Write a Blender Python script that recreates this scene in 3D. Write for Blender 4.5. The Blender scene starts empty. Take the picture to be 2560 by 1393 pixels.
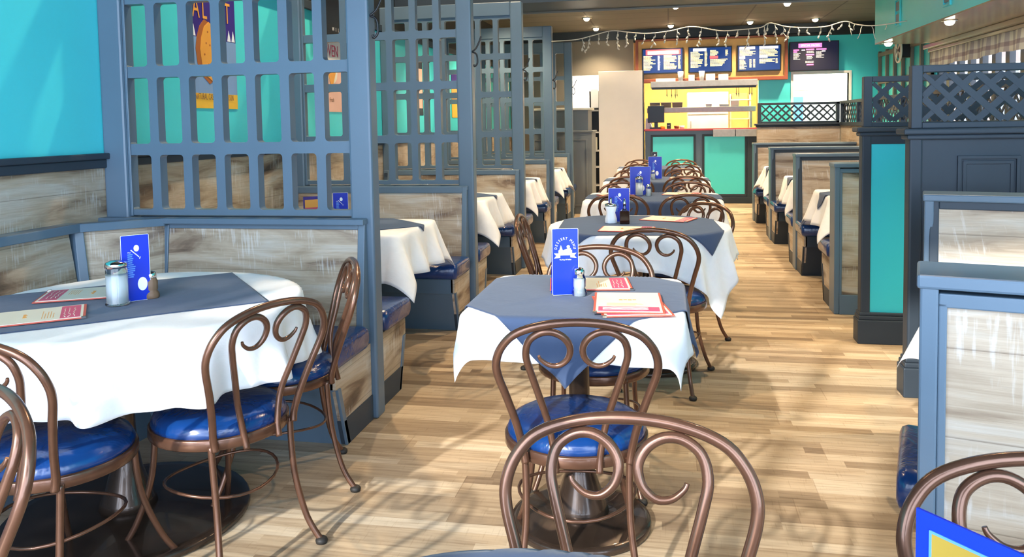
import bpy, bmesh, math, random
from mathutils import Vector, Matrix
PI = math.pi
R = math.radians
rnd = random.Random(7)
COL = bpy.context.scene.collection
SC = bpy.context.scene

# ------------------------------------------------------------------ camera
F_PX, PX, PY, CAM_H = 2000.0, 1280.0, 433.0, 1.4
vY = Vector((1672 - PX, -(304 - PY), F_PX)).normalized()      # where the aisle runs to
vh = Vector((1, .017, 0))                                     # slight roll of the phone
vZ = vh.cross(vY).normalized()
if vZ.y < 0: vZ = -vZ
vX = vY.cross(vZ).normalized()
if vX.x < 0: vX = -vX
RM = Matrix((vX, vY, vZ))
cam = bpy.data.cameras.new('camera'); camo = bpy.data.objects.new('camera', cam); COL.objects.link(camo)
cr, cu, cf = RM.col[0], RM.col[1], RM.col[2]
camo.matrix_world = Matrix(((cr[0], cu[0], -cf[0], 0), (cr[1], cu[1], -cf[1], 0), (cr[2], cu[2], -cf[2], CAM_H), (0, 0, 0, 1)))
cam.sensor_width = 36; cam.lens = F_PX / 2560 * 36; cam.shift_y = -(696.5 - PY) / 2560
cam.clip_start = .02; cam.clip_end = 300
SC.camera = camo

# ------------------------------------------------------------------ light
SC.view_settings.view_transform = 'Standard'; SC.view_settings.look = 'None'
SC.view_settings.gamma = 1; SC.view_settings.use_curve_mapping = False
SC.view_settings.exposure = 0.78
w = bpy.data.worlds.new('daylight'); SC.world = w; w.use_nodes = True
wn = w.node_tree.nodes['Background']; wn.inputs[0].default_value = (.67, .80, 1.0, 1); wn.inputs[1].default_value = 6.0
sun = bpy.data.lights.new('sun', 'SUN'); sun.energy = 3.4; sun.angle = R(1.2); sun.color = (1, .95, .86)
suno = bpy.data.objects.new('sun', sun); COL.objects.link(suno)
suno.rotation_euler = Vector((.60, 1.82, -1)).to_track_quat('-Z', 'Y').to_euler()

def area(name, loc, size, energy, color, rot=(0, 0, 0), portal=False):
    l = bpy.data.lights.new(name, 'AREA'); l.shape = 'RECTANGLE'; l.size, l.size_y = size
    l.energy = energy; l.color = color
    o = bpy.data.objects.new(name, l); COL.objects.link(o); o.location = loc; o.rotation_euler = rot
    if portal: l.cycles.is_portal = True
    return o
area('storefront_portal', (.3, -1.02, 1.75), (6.1, 3.3), 1, (1, 1, 1), (R(90), 0, 0), True)
area('side_window_portal', (3.52, 8.2, 1.7), (6.2, 1.2), 1, (1, 1, 1), (0, R(90), 0), True)
WARM = (1.0, .75, .46)
area('kitchen_tube_light', (.6, 14.9, 2.95), (1.9, .5), 120, (1.0, .84, .55))
area('back_room_light', (-2.0, 15.6, 2.9), (1.2, 1.2), 190, (1, .98, .93))
area('doorway_light', (2.6, 15.6, 2.9), (1.4, 1.2), 85, (.92, 1, 1))

# ------------------------------------------------------------------ materials
def new_mat(name):
    m = bpy.data.materials.new(name); m.use_nodes = True
    return m, m.node_tree, m.node_tree.nodes['Principled BSDF']
def plain(name, col, rough=.5, metal=0, var=.06, scale=6, bump=0, coat=0, emis=None, trans=0, spec=.5, ior=1.45):
    m, t, b = new_mat(name)
    n = t.nodes.new('ShaderNodeTexNoise'); n.inputs['Scale'].default_value = scale; n.inputs['Detail'].default_value = 4
    g = t.nodes.new('ShaderNodeNewGeometry'); t.links.new(g.outputs['Position'], n.inputs['Vector'])
    r = t.nodes.new('ShaderNodeValToRGB')
    r.color_ramp.elements[0].position = .3; r.color_ramp.elements[1].position = .7
    r.color_ramp.elements[0].color = tuple(c * (1 - var) for c in col) + (1,)
    r.color_ramp.elements[1].color = tuple(min(1, c * (1 + var)) for c in col) + (1,)
    t.links.new(n.outputs['Fac'], r.inputs[0]); t.links.new(r.outputs[0], b.inputs['Base Color'])
    b.inputs['Roughness'].default_value = rough; b.inputs['Metallic'].default_value = metal
    b.inputs['Specular IOR Level'].default_value = spec; b.inputs['IOR'].default_value = ior
    b.inputs['Coat Weight'].default_value = coat; b.inputs['Transmission Weight'].default_value = trans
    if emis:
        b.inputs['Emission Color'].default_value = tuple(emis[0]) + (1,); b.inputs['Emission Strength'].default_value = emis[1]
    if bump:
        bp = t.nodes.new('ShaderNodeBump'); bp.inputs['Strength'].default_value = bump; bp.inputs['Distance'].default_value = .01
        t.links.new(n.outputs['Fac'], bp.inputs['Height']); t.links.new(bp.outputs[0], b.inputs['Normal'])
    return m
def ramp(t, pts):
    r = t.nodes.new('ShaderNodeValToRGB'); e = r.color_ramp.elements
    while len(e) < len(pts): e.new(.5)
    for i, (p, c) in enumerate(pts): e[i].position = p; e[i].color = tuple(c) + (1,)
    return r
def uv_nodes(t):
    """u runs along any upright wall (x + y), v is height"""
    g = t.nodes.new('ShaderNodeNewGeometry'); s = t.nodes.new('ShaderNodeSeparateXYZ'); t.links.new(g.outputs['Position'], s.inputs[0])
    a = t.nodes.new('ShaderNodeMath'); a.operation = 'ADD'; t.links.new(s.outputs[0], a.inputs[0]); t.links.new(s.outputs[1], a.inputs[1])
    return a, s
def math_node(t, op, a, b=None):
    n = t.nodes.new('ShaderNodeMath'); n.operation = op
    for i, v in enumerate((a, b)):
        if v is None: continue
        if isinstance(v, (int, float)): n.inputs[i].default_value = v
        else: t.links.new(v, n.inputs[i])
    return n.outputs[0]
def comb(t, x, y, z=0):
    c = t.nodes.new('ShaderNodeCombineXYZ')
    for i, v in enumerate((x, y, z)):
        if isinstance(v, (int, float)): c.inputs[i].default_value = v
        else: t.links.new(v, c.inputs[i])
    return c.outputs[0]
def mixc(t, fac, a, b, mode='MIX'):
    n = t.nodes.new('ShaderNodeMix'); n.data_type = 'RGBA'; n.blend_type = mode
    for k, v in ((0, fac), (6, a), (7, b)):
        if isinstance(v, (int, float)): n.inputs[k].default_value = v
        elif isinstance(v, tuple): n.inputs[k].default_value = v + (1,) if len(v) == 3 else v
        else: t.links.new(v, n.inputs[k])
    return n.outputs[2]
def noise(t, vec, scale, detail=6, dist=0, rough=.6):
    n = t.nodes.new('ShaderNodeTexNoise'); n.inputs['Scale'].default_value = scale; n.inputs['Detail'].default_value = detail
    n.inputs['Distortion'].default_value = dist; n.inputs['Roughness'].default_value = rough
    t.links.new(vec, n.inputs['Vector']); return n.outputs['Fac']

def weathered_wood(name, tint=(1, 1, 1)):
    m, t, b = new_mat(name)
    a, s = uv_nodes(t)
    u, v = a.outputs[0], s.outputs[2]
    T = lambda c: tuple(x * y for x, y in zip(c, tint))
    big = noise(t, comb(t, math_node(t, 'MULTIPLY', u, 1.15), math_node(t, 'MULTIPLY', v, 5.2)), 1.4, 7, .9, .55)
    r1 = ramp(t, [(.28, T((.075, .05, .032))), (.37, T((.22, .15, .10))), (.44, T((.38, .295, .205))), (.53, T((.48, .385, .28))), (.68, T((.56, .52, .45)))])
    t.links.new(big, r1.inputs[0])
    grain = noise(t, comb(t, math_node(t, 'MULTIPLY', u, 3), math_node(t, 'MULTIPLY', v, 70)), 1.5, 5, .4)
    r2 = ramp(t, [(.3, (.66, .62, .58)), (.62, (1.04, 1.04, 1.04))]); t.links.new(grain, r2.inputs[0])
    c = mixc(t, .5, r1.outputs[0], r2.outputs[0], 'MULTIPLY')
    scr = noise(t, comb(t, math_node(t, 'MULTIPLY', u, 90), math_node(t, 'MULTIPLY', v, 5)), 1.0, 3)
    reg = noise(t, comb(t, math_node(t, 'MULTIPLY', u, 2.2), math_node(t, 'MULTIPLY', v, 3.5)), 1.7, 3)
    r3 = ramp(t, [(.62, (0, 0, 0)), (.80, (1, 1, 1))]); t.links.new(math_node(t, 'MULTIPLY', scr, math_node(t, 'MULTIPLY', reg, 2.1)), r3.inputs[0])
    c = mixc(t, math_node(t, 'MULTIPLY', r3.outputs[0], .32), c, (.80, .81, .80))
    kn = t.nodes.new('ShaderNodeTexVoronoi'); kn.inputs['Scale'].default_value = 1.0
    t.links.new(comb(t, math_node(t, 'MULTIPLY', u, 1.5), math_node(t, 'MULTIPLY', v, 4.6)), kn.inputs['Vector'])
    r4 = ramp(t, [(.02, (1, 1, 1)), (.17, (0, 0, 0))]); t.links.new(kn.outputs['Distance'], r4.inputs[0])
    c = mixc(t, math_node(t, 'MULTIPLY', r4.outputs[0], .8), c, (.06, .04, .03))
    pl = math_node(t, 'FRACT', math_node(t, 'MULTIPLY', math_node(t, 'ADD', v, .05), 5.2))
    r5 = ramp(t, [(0, (.45, .42, .4)), (.025, (1, 1, 1))]); t.links.new(pl, r5.inputs[0])
    c = mixc(t, 1, c, r5.outputs[0], 'MULTIPLY')
    c = mixc(t, 1, c, (.97, .98, 1.0), 'MULTIPLY')
    t.links.new(c, b.inputs['Base Color']); b.inputs['Roughness'].default_value = .48
    bp = t.nodes.new('ShaderNodeBump'); bp.inputs['Strength'].default_value = .25; bp.inputs['Distance'].default_value = .004
    t.links.new(grain, bp.inputs['Height']); t.links.new(bp.outputs[0], b.inputs['Normal'])
    return m

def floor_mat():
    m, t, b = new_mat('laminate_planks')
    g = t.nodes.new('ShaderNodeNewGeometry'); s = t.nodes.new('ShaderNodeSeparateXYZ'); t.links.new(g.outputs['Position'], s.inputs[0])
    x, y = s.outputs[0], s.outputs[1]
    def strips(w, L, off):
        row = math_node(t, 'FLOOR', math_node(t, 'DIVIDE', math_node(t, 'ADD', y, off), w))
        wn_ = t.nodes.new('ShaderNodeTexWhiteNoise'); wn_.noise_dimensions = '1D'; t.links.new(row, wn_.inputs['W'])
        xs = math_node(t, 'ADD', math_node(t, 'DIVIDE', x, L), math_node(t, 'MULTIPLY', wn_.outputs['Value'], 7))
        colm = math_node(t, 'FLOOR', xs)
        w2 = t.nodes.new('ShaderNodeTexWhiteNoise'); w2.noise_dimensions = '2D'; t.links.new(comb(t, row, colm), w2.inputs['Vector'])
        fy = math_node(t, 'FRACT', math_node(t, 'DIVIDE', math_node(t, 'ADD', y, off), w)); fx = math_node(t, 'FRACT', xs)
        return w2.outputs['Value'], fx, fy, row
    v1, fx, fy, row = strips(.062, .62, 10.0)
    v2, fx2, fy2, row2 = strips(.186, 1.24, 10.0)
    r1 = ramp(t, [(.08, (.24, .17, .11)), (.28, (.37, .275, .18)), (.5, (.48, .37, .25)), (.72, (.55, .44, .31)), (.9, (.60, .50, .37))])
    t.links.new(math_node(t, 'ADD', math_node(t, 'MULTIPLY', v1, .62), math_node(t, 'MULTIPLY', v2, .38)), r1.inputs[0])
    gr = noise(t, comb(t, math_node(t, 'MULTIPLY', x, 2.6), math_node(t, 'MULTIPLY', y, 42), math_node(t, 'MULTIPLY', v1, 30)), 1.4, 6, .5)
    r2 = ramp(t, [(.28, (.56, .50, .44)), (.5, (.92, .90, .88)), (.7, (1.12, 1.12, 1.10))]); t.links.new(gr, r2.inputs[0])
    c = mixc(t, .85, r1.outputs[0], r2.outputs[0], 'MULTIPLY')
    sc = noise(t, comb(t, math_node(t, 'MULTIPLY', x, 130), math_node(t, 'MULTIPLY', y, 9)), 1, 2)
    r3 = ramp(t, [(.60, (1, 1, 1)), (.75, (.72, .68, .62))]); t.links.new(sc, r3.inputs[0])
    c = mixc(t, .6, c, r3.outputs[0], 'MULTIPLY')
    rj = ramp(t, [(0, (.62, .55, .5)), (.014, (1, 1, 1))]); t.links.new(fy2, rj.inputs[0])
    rk = ramp(t, [(0, (.62, .55, .5)), (.003, (1, 1, 1))]); t.links.new(fx2, rk.inputs[0])
    c = mixc(t, 1, mixc(t, 1, c, rj.outputs[0], 'MULTIPLY'), rk.outputs[0], 'MULTIPLY')
    t.links.new(c, b.inputs['Base Color']); b.inputs['Roughness'].default_value = .42
    b.inputs['Specular IOR Level'].default_value = .4
    bp = t.nodes.new('ShaderNodeBump'); bp.inputs['Strength'].default_value = .12; bp.inputs['Distance'].default_value = .003
    t.links.new(gr, bp.inputs['Height']); t.links.new(bp.outputs[0], b.inputs['Normal'])
    return m
def ceiling_mat():
    m, t, b = new_mat('ceiling_tiles')
    g = t.nodes.new('ShaderNodeNewGeometry')
    br = t.nodes.new('ShaderNodeTexBrick'); br.offset = 0; br.inputs['Scale'].default_value = 1
    br.inputs['Brick Width'].default_value = 1.2; br.inputs['Row Height'].default_value = .6; br.inputs['Mortar Size'].default_value = .012
    br.inputs['Color1'].default_value = (.125, .115, .095, 1); br.inputs['Color2'].default_value = (.15, .135, .11, 1); br.inputs['Mortar'].default_value = (.06, .055, .05, 1)
    t.links.new(g.outputs['Position'], br.inputs['Vector']); t.links.new(br.outputs['Color'], b.inputs['Base Color'])
    b.inputs['Roughness'].default_value = .75
    return m
def plaid_mat():
    m, t, b = new_mat('plaid_fabric')
    g = t.nodes.new('ShaderNodeNewGeometry'); s = t.nodes.new('ShaderNodeSeparateXYZ'); t.links.new(g.outputs['Position'], s.inputs[0])
    fy = math_node(t, 'FRACT', math_node(t, 'MULTIPLY', s.outputs[1], 6.5)); fz = math_node(t, 'FRACT', math_node(t, 'MULTIPLY', math_node(t, 'SUBTRACT', s.outputs[2], 2.02), 5.2))
    r1 = ramp(t, [(0, (.92, .88, .76)), (.45, (.92, .88, .76)), (.5, (.60, .55, .53)), (.95, (.62, .57, .54))]); t.links.new(fy, r1.inputs[0])
    r2 = ramp(t, [(0, (1, 1, 1)), (.38, (1, 1, 1)), (.42, (.62, .55, .58)), (.62, (.62, .55, .58)), (.66, (1, 1, 1))]); t.links.new(fz, r2.inputs[0])
    t.links.new(mixc(t, 1, r1.outputs[0], r2.outputs[0], 'MULTIPLY'), b.inputs['Base Color']); b.inputs['Roughness'].default_value = .9
    return m
def cloth_mat(name, col):
    m, t, b = new_mat(name)
    g = t.nodes.new('ShaderNodeNewGeometry')
    n = noise(t, g.outputs['Position'], 9, 5, .8)
    r = ramp(t, [(.35, tuple(c * .93 for c in col)), (.65, col)]); t.links.new(n, r.inputs[0]); t.links.new(r.outputs[0], b.inputs['Base Color'])
    bp = t.nodes.new('ShaderNodeBump'); bp.inputs['Strength'].default_value = .35; bp.inputs['Distance'].default_value = .006
    t.links.new(n, bp.inputs['Height']); t.links.new(bp.outputs[0], b.inputs['Normal'])
    b.inputs['Roughness'].default_value = .85; b.inputs['Specular IOR Level'].default_value = .2
    b.inputs['Sheen Weight'].default_value = .15
    return m
def emit(name, col, s):
    m, t, b = new_mat(name)
    b.inputs['Base Color'].default_value = tuple(c * .5 for c in col) + (1,)
    b.inputs['Emission Color'].default_value = tuple(col) + (1,); b.inputs['Emission Strength'].default_value = s
    return m
def vinyl_mat():
    m, t, b = new_mat('blue_vinyl')
    g = t.nodes.new('ShaderNodeNewGeometry')
    n = noise(t, g.outputs['Position'], 7, 3, 1.2)
    r = ramp(t, [(.3, (.003, .030, .13)), (.7, (.005, .042, .18))]); t.links.new(n, r.inputs[0]); t.links.new(r.outputs[0], b.inputs['Base Color'])
    bp = t.nodes.new('ShaderNodeBump'); bp.inputs['Strength'].default_value = .4; bp.inputs['Distance'].default_value = .02
    t.links.new(n, bp.inputs['Height']); t.links.new(bp.outputs[0], b.inputs['Normal'])
    b.inputs['Roughness'].default_value = .24; b.inputs['Coat Weight'].default_value = .3; b.inputs['Coat Roughness'].default_value = .15
    return m

M = dict(
    floor=floor_mat(), wood=weathered_wood('weathered_wood'), ceil=ceiling_mat(), plaid=plaid_mat(),
    slate=plain('slate_blue_paint', (.10, .155, .215), .33, var=.05, scale=3),
    slate2=plain('charcoal_paint', (.036, .051, .070), .45, var=.05, scale=3, spec=.3),
    teal=plain('turquoise_paint', (.08, .70, .77), .32, var=.03, scale=1.5),
    tealpanel=plain('turquoise_panel', (.05, .62, .72), .35, var=.03, scale=1.5),
    dark=plain('dark_ceiling_paint', (.018, .022, .026), .6),
    greybrown=plain('grey_brown_wall', (.19, .175, .15), .6, scale=2),
    vinyl=vinyl_mat(),
    bronze=plain('bronze_metal', (.14, .068, .042), .26, .55, var=.12, scale=25, coat=.2),
    iron=plain('dark_cast_iron', (.055, .036, .026), .25, .5, var=.3, scale=12, coat=.3),
    rubber=plain('black_rubber', (.02, .018, .016), .6),
    white=cloth_mat('white_linen', (.86, .86, .88)), navy=cloth_mat('slate_blue_linen', (.050, .078, .150)),
    cream=plain('cream_paper', (.86, .80, .66), .35, var=.04), pink=plain('pink_print', (.70, .10, .20), .35),
    coral=plain('red_cover', (.66, .11, .07), .35), orange=plain('orange_print', (.85, .38, .06), .4),
    cardblue=plain('royal_blue_card', (.008, .035, .50), .22, var=.04), cardwhite=plain('white_print', (.88, .9, .95), .4, var=.01),
    cardlight=plain('pale_blue_print', (.10, .28, .75), .4), gold=plain('gold_print', (.34, .22, .03), .4, var=.2),
    steel=plain('brushed_steel', (.42, .41, .40), .45, .5, var=.08, scale=20), chrome=plain('chrome', (.75, .72, .68), .12, 1, var=.03),
    glass=plain('clear_glass', (.9, .97, .98), .03, trans=1, var=0, ior=1.45), sugar=plain('white_sugar', (.9, .91, .93), .7),
    soy=plain('dark_syrup', (.02, .006, .003), .1), pepper=plain('brown_pepper', (.20, .12, .07), .6),
    black=plain('black_plastic', (.012, .012, .014), .35), wood_plain=plain('honey_wood', (.58, .36, .13), .45, var=.12, scale=9),
    redwood=plain('red_brown_wood', (.22, .06, .03), .4, var=.15), reds=plain('red_laminate', (.50, .045, .045), .3),
    station=plain('grey_station_paint', (.15, .165, .17), .4, var=.05, scale=3),
    greypanel=plain('pale_grey_panel', (.70, .68, .67), .5, var=.02), whitewall=plain('white_wall', (.85, .85, .83), .6),
    tile=plain('cream_kitchen_wall', (.78, .56, .22), .4), bulb=emit('lamp_glow', (1, .78, .48), 26), wire=plain('white_wire', (.62, .58, .48), .5),
    screen=emit('blue_screen', (.0, .022, .12), 1.0), screenblack=emit('black_screen', (.004, .004, .02), .8), txt=emit('yellow_screen_text', (1, .84, .32), 1.3),
    txtw=emit('white_screen_text', (1, .92, .90), 1.6), txtp=emit('pink_screen_text', (1, .16, .42), 1.3), txtr=emit('red_screen_text', (1, .10, .10), 1.2), txtg=emit('grey_screen_text', (.55, .52, .48), .8),
    skyp=plain('poster_sky', (.22, .36, .62), .4, var=.1, scale=3), purple=plain('poster_night', (.045, .022, .22), .4, var=.2), yellow=plain('poster_yellow', (.90, .52, .05), .4),
    peach=plain('poster_peach', (.82, .50, .40), .4), brownp=plain('poster_brown', (.42, .13, .03), .4), magenta=plain('poster_magenta', (.62, .05, .13), .4),
    soffit=plain('beige_gloss_soffit', (.25, .205, .145), .22, var=.05), asphalt=plain('asphalt', (.12, .12, .12), .9), facade=plain('street_facade', (.16, .11, .08), .8, var=.3, scale=1.2),
    carpaint=plain('car_paint', (.5, .52, .55), .25), tan=plain('tan_underlay', (.62, .50, .28), .6), green=plain('leaf_green', (.12, .3, .06), .6))

# ------------------------------------------------------------------ mesh helpers
class MB:
    def __init__(s): s.bm = bmesh.new(); s.mats = []; s.smooth = False
    def _mi(s, m):
        if m is None: return 0
        if m not in s.mats: s.mats.append(m)
        return s.mats.index(m)
    def poly(s, pts, m=None):
        f = s.bm.faces.new([s.bm.verts.new(p) for p in pts]); f.material_index = s._mi(m); return f
    def hexa(s, c, m=None):
        """8 corners: bottom ring 0-3, top ring 4-7"""
        v = [s.bm.verts.new(p) for p in c]; mi = s._mi(m)
        for q in ((3, 2, 1, 0), (4, 5, 6, 7), (0, 1, 5, 4), (1, 2, 6, 5), (2, 3, 7, 6), (3, 0, 4, 7)):
            f = s.bm.faces.new([v[i] for i in q]); f.material_index = mi
        return s
    def box(s, x0, x1, y0, y1, z0, z1, m=None):
        return s.hexa([(x0, y0, z0), (x1, y0, z0), (x1, y1, z0), (x0, y1, z0), (x0, y0, z1), (x1, y0, z1), (x1, y1, z1), (x0, y1, z1)], m)
    def prism(s, outline, axis, a, b, m=None, holes=()):
        """outline [(p,q)] extruded along axis ('x','y','z') from a to b"""
        def P(p, q, t): return {'x': (t, p, q), 'y': (p, t, q), 'z': (p, q, t)}[axis]
        mi = s._mi(m)
        v0 = [s.bm.verts.new(P(p, q, a)) for p, q in outline]; v1 = [s.bm.verts.new(P(p, q, b)) for p, q in outline]
        n = len(outline)
        fs = [s.bm.faces.new(v0), s.bm.faces.new(v1[::-1])] + [s.bm.faces.new([v0[i], v1[i], v1[(i + 1) % n], v0[(i + 1) % n]]) for i in range(n)]
        for f in fs: f.material_index = mi
        return s
    def frame(s, axis, outer, hole, a, b, m=None):
        """ring between two outlines with the same number of points, extruded a..b"""
        def P(p, q, t): return {'x': (t, p, q), 'y': (p, t, q), 'z': (p, q, t)}[axis]
        mi = s._mi(m); n = len(outer)
        vs = [[s.bm.verts.new(P(p, q, t)) for p, q in ol] for ol in (outer, hole) for t in (a, b)]
        oa, ob, ha, hb = vs
        for i in range(n):
            j = (i + 1) % n
            for q in ((oa[i], oa[j], ha[j], ha[i]), (ob[j], ob[i], hb[i], hb[j]), (oa[j], oa[i], ob[i], ob[j]), (ha[i], ha[j], hb[j], hb[i])):
                f = s.bm.faces.new(q); f.material_index = mi
        return s
    def tube(s, pts, r, seg=10, closed=False, m=None, caps=True):
        pts = [Vector(p) for p in pts]; n = len(pts); rr = r if isinstance(r, (list, tuple)) else [r] * n
        mi = s._mi(m); rings = []; up = None
        for i, p in enumerate(pts):
            if closed: d = pts[(i + 1) % n] - pts[i - 1]
            else: d = pts[min(i + 1, n - 1)] - pts[max(i - 1, 0)]
            d.normalize()
            if up is None:
                up = Vector((0, 0, 1)) if abs(d.z) < .9 else Vector((1, 0, 0))
            a = (up - d * up.dot(d)); a = a.normalized() if a.length > 1e-6 else d.orthogonal().normalized()
            up = a; b_ = d.cross(a)
            rings.append([s.bm.verts.new(p + (a * math.cos(2 * PI * k / seg) + b_ * math.sin(2 * PI * k / seg)) * rr[i]) for k in range(seg)])
        for i in range(n if closed else n - 1):
            A, B = rings[i], rings[(i + 1) % n]
            for k in range(seg):
                f = s.bm.faces.new((A[k], A[(k + 1) % seg], B[(k + 1) % seg], B[k])); f.smooth = True; f.material_index = mi
        if not closed and caps:
            s.bm.faces.new(rings[0][::-1]).material_index = mi; s.bm.faces.new(rings[-1]).material_index = mi
        return s
    def lathe(s, prof, seg=32, c=(0, 0, 0), m=None, flute=0, nfl=0):
        mi = s._mi(m); rings = []
        for r, z in prof:
            if r < 1e-5: rings.append([s.bm.verts.new((c[0], c[1], c[2] + z))]); continue
            rings.append([s.bm.verts.new((c[0] + r * (1 + flute * math.cos(nfl * 2 * PI * k / seg)) * math.cos(2 * PI * k / seg), c[1] + r * (1 + flute * math.cos(nfl * 2 * PI * k / seg)) * math.sin(2 * PI * k / seg), c[2] + z)) for k in range(seg)])
        for A, B in zip(rings, rings[1:]):
            for k in range(seg):
                a, b_, cc, d = A[k % len(A)], A[(k + 1) % len(A)], B[(k + 1) % len(B)], B[k % len(B)]
                vs = []
                for q in (a, b_, cc, d):
                    if q not in vs: vs.append(q)
                if len(vs) > 2:
                    f = s.bm.faces.new(vs); f.smooth = True; f.material_index = mi
        return s
    def build(s, name, mat=None, parent=None, smooth=False, bevel=0, loc=None, solid=0, subd=0):
        me = bpy.data.meshes.new(name)
        bmesh.ops.recalc_face_normals(s.bm, faces=s.bm.faces[:])
        if smooth:
            for f in s.bm.faces: f.smooth = True
        s.bm.to_mesh(me); s.bm.free()
        if mat is not None and not s.mats: me.materials.append(M[mat])
        for mm in s.mats: me.materials.append(M[mm])
        o = bpy.data.objects.new(name, me); COL.objects.link(o)
        if parent is not None: o.parent = parent
        if loc: o.location = loc
        if solid:
            q = o.modifiers.new('solid', 'SOLIDIFY'); q.thickness = solid; q.offset = -1
        if bevel:
            q = o.modifiers.new('bevel', 'BEVEL'); q.width = bevel; q.segments = 2; q.limit_method = 'ANGLE'
        if subd:
            q = o.modifiers.new('subd', 'SUBSURF'); q.levels = subd; q.render_levels = subd
        return o
def spline(pts, n=6, closed=False):
    P = [Vector(p) for p in pts]; out = []; N = len(P)
    for i in range(N if closed else N - 1):
        if closed: a, b, c, d = P[(i - 1) % N], P[i], P[(i + 1) % N], P[(i + 2) % N]
        else: a, b, c, d = P[max(i - 1, 0)], P[i], P[i + 1], P[min(i + 2, N - 1)]
        for k in range(n):
            t = k / n
            out.append(.5 * ((2 * b) + (-a + c) * t + (2 * a - 5 * b + 4 * c - d) * t * t + (-a + 3 * b - 3 * c + d) * t ** 3))
    if not closed: out.append(P[-1])
    return out
def rrect(x0, x1, y0, y1, r, n=4):
    o = []
    for cx, cy, a in ((x1 - r, y1 - r, 0), (x0 + r, y1 - r, 90), (x0 + r, y0 + r, 180), (x1 - r, y0 + r, 270)):
        for k in range(n + 1):
            t = R(a + 90 * k / n); o.append((cx + r * math.cos(t), cy + r * math.sin(t)))
    return o
def tag(o, label, cat, group=None, kind=None):
    if label: o['label'] = label
    if cat: o['category'] = cat
    if group: o['group'] = group
    if kind: o['kind'] = kind
    return o
def thing(name, label, cat, loc=(0, 0, 0), rz=0, group=None):
    o = bpy.data.objects.new(name, None); COL.objects.link(o); o.location = loc; o.rotation_euler = (0, 0, rz)
    o.empty_display_size = .05
    return tag(o, label, cat, group)
def struct(name, mb, mat, bevel=0):
    o = mb.build(name, mat, bevel=bevel); o['kind'] = 'structure'; return o
KIDS = {}
def dup(root, loc, rz, label, group=None):
    def cp(o, par):
        c = o.copy(); COL.objects.link(c); c.parent = par
        for ch in KIDS.setdefault(o.name, [q for q in bpy.data.objects if q.parent == o]): cp(ch, c)
        return c
    r = cp(root, None); r.location = loc; r.rotation_euler = (0, 0, rz); r['label'] = label
    if group: r['group'] = group
    return r
# lettering: glyph outlines baked to flat meshes with a little depth
_tc = {}
def glyph(s, size):
    k = (s, size)
    if k not in _tc:
        cu_ = bpy.data.curves.new('glyph', 'FONT'); cu_.body = s; cu_.size = size; cu_.align_x = 'CENTER'; cu_.align_y = 'CENTER'; cu_.extrude = .0002; cu_.resolution_u = 2
        o = bpy.data.objects.new('glyph', cu_); COL.objects.link(o)
        me = bpy.data.meshes.new_from_object(o.evaluated_get(bpy.context.evaluated_depsgraph_get()))
        bpy.data.objects.remove(o); _tc[k] = me
    return _tc[k]
def add_text(mb, s, size, mat4, m=None, sx=1):
    me = glyph(s, size); mi = mb._mi(m); n0 = len(mb.bm.faces); nv = len(mb.bm.verts)
    mb.bm.from_mesh(me); mb.bm.verts.ensure_lookup_table(); mb.bm.faces.ensure_lookup_table()
    S = Matrix.Diagonal((sx, 1, 1, 1))
    for v in mb.bm.verts[nv:]: v.co = mat4 @ S @ v.co
    for f in mb.bm.faces[n0:]: f.material_index = mi

# ================================================================== THE SETTING
WX, RX, BY, SY = -2.8, 3.4, 14.2, -.95          # left wall, right wall, back wall, storefront
struct('floor', MB().box(-3.2, 4.0, -1.4, 18.2, -.1, 0), 'floor')
mb = MB(); mb.box(WX - .15, WX, SY - .1, 14.2, 0, .96, 'wood'); mb.box(WX - .15, WX, SY - .1, 14.2, .96, 1.245, 'wood'); mb.box(WX - .15, WX, SY - .1, 14.2, 1.245, 2.34, 'teal'); mb.box(WX - .15, WX, SY - .1, 14.2, 2.34, 4.5, 'dark')
struct('wall_left', mb, None)
mb = MB(); mb.box(WX, WX + .02, SY, 14.2, 1.215, 1.26); mb.box(WX, WX + .04, SY, 14.2, 1.26, 1.29); mb.box(WX, WX + .03, SY, 14.2, 2.33, 2.40)
struct('trim_1', mb, 'slate2', .006)
# ceiling: low tiled part behind the beam, high part towards the storefront
struct('ceiling', MB().box(-3.2, 4, 8.5, 14.3, 3.0, 3.1), 'ceil')
struct('ceiling_front', MB().box(-3.2, 4, -1.4, 8.5, 4.4, 4.5), 'dark')
mb = MB(); mb.box(-2.8, 2.58, 8.05, 8.72, 2.62, 4.4, 'slate2'); mb.box(-2.8, 2.58, 8.72, 8.75, 2.60, 3.0, 'greybrown')
struct('trim_2', mb, None)
# storefront the daylight comes through
mb = MB(); mb.box(-3.2, 4, SY - .14, SY, 3.4, 4.5); mb.box(-3.2, 4, SY - .14, SY, 0, .12)
for x in (-2.72, -1.02, 1.02, 2.9): mb.box(x - .035, x + .035, SY - .1, SY, .12, 3.4)
mb.box(-2.7, 3.4, SY - .1, SY, 2.55, 2.61); mb.box(-.60, .80, SY - .06, SY - .03, 1.72, 2.55)  # transom, then an unseen panel added to keep sun off the near right bench
struct('window_1', mb, 'slate2')
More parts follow.
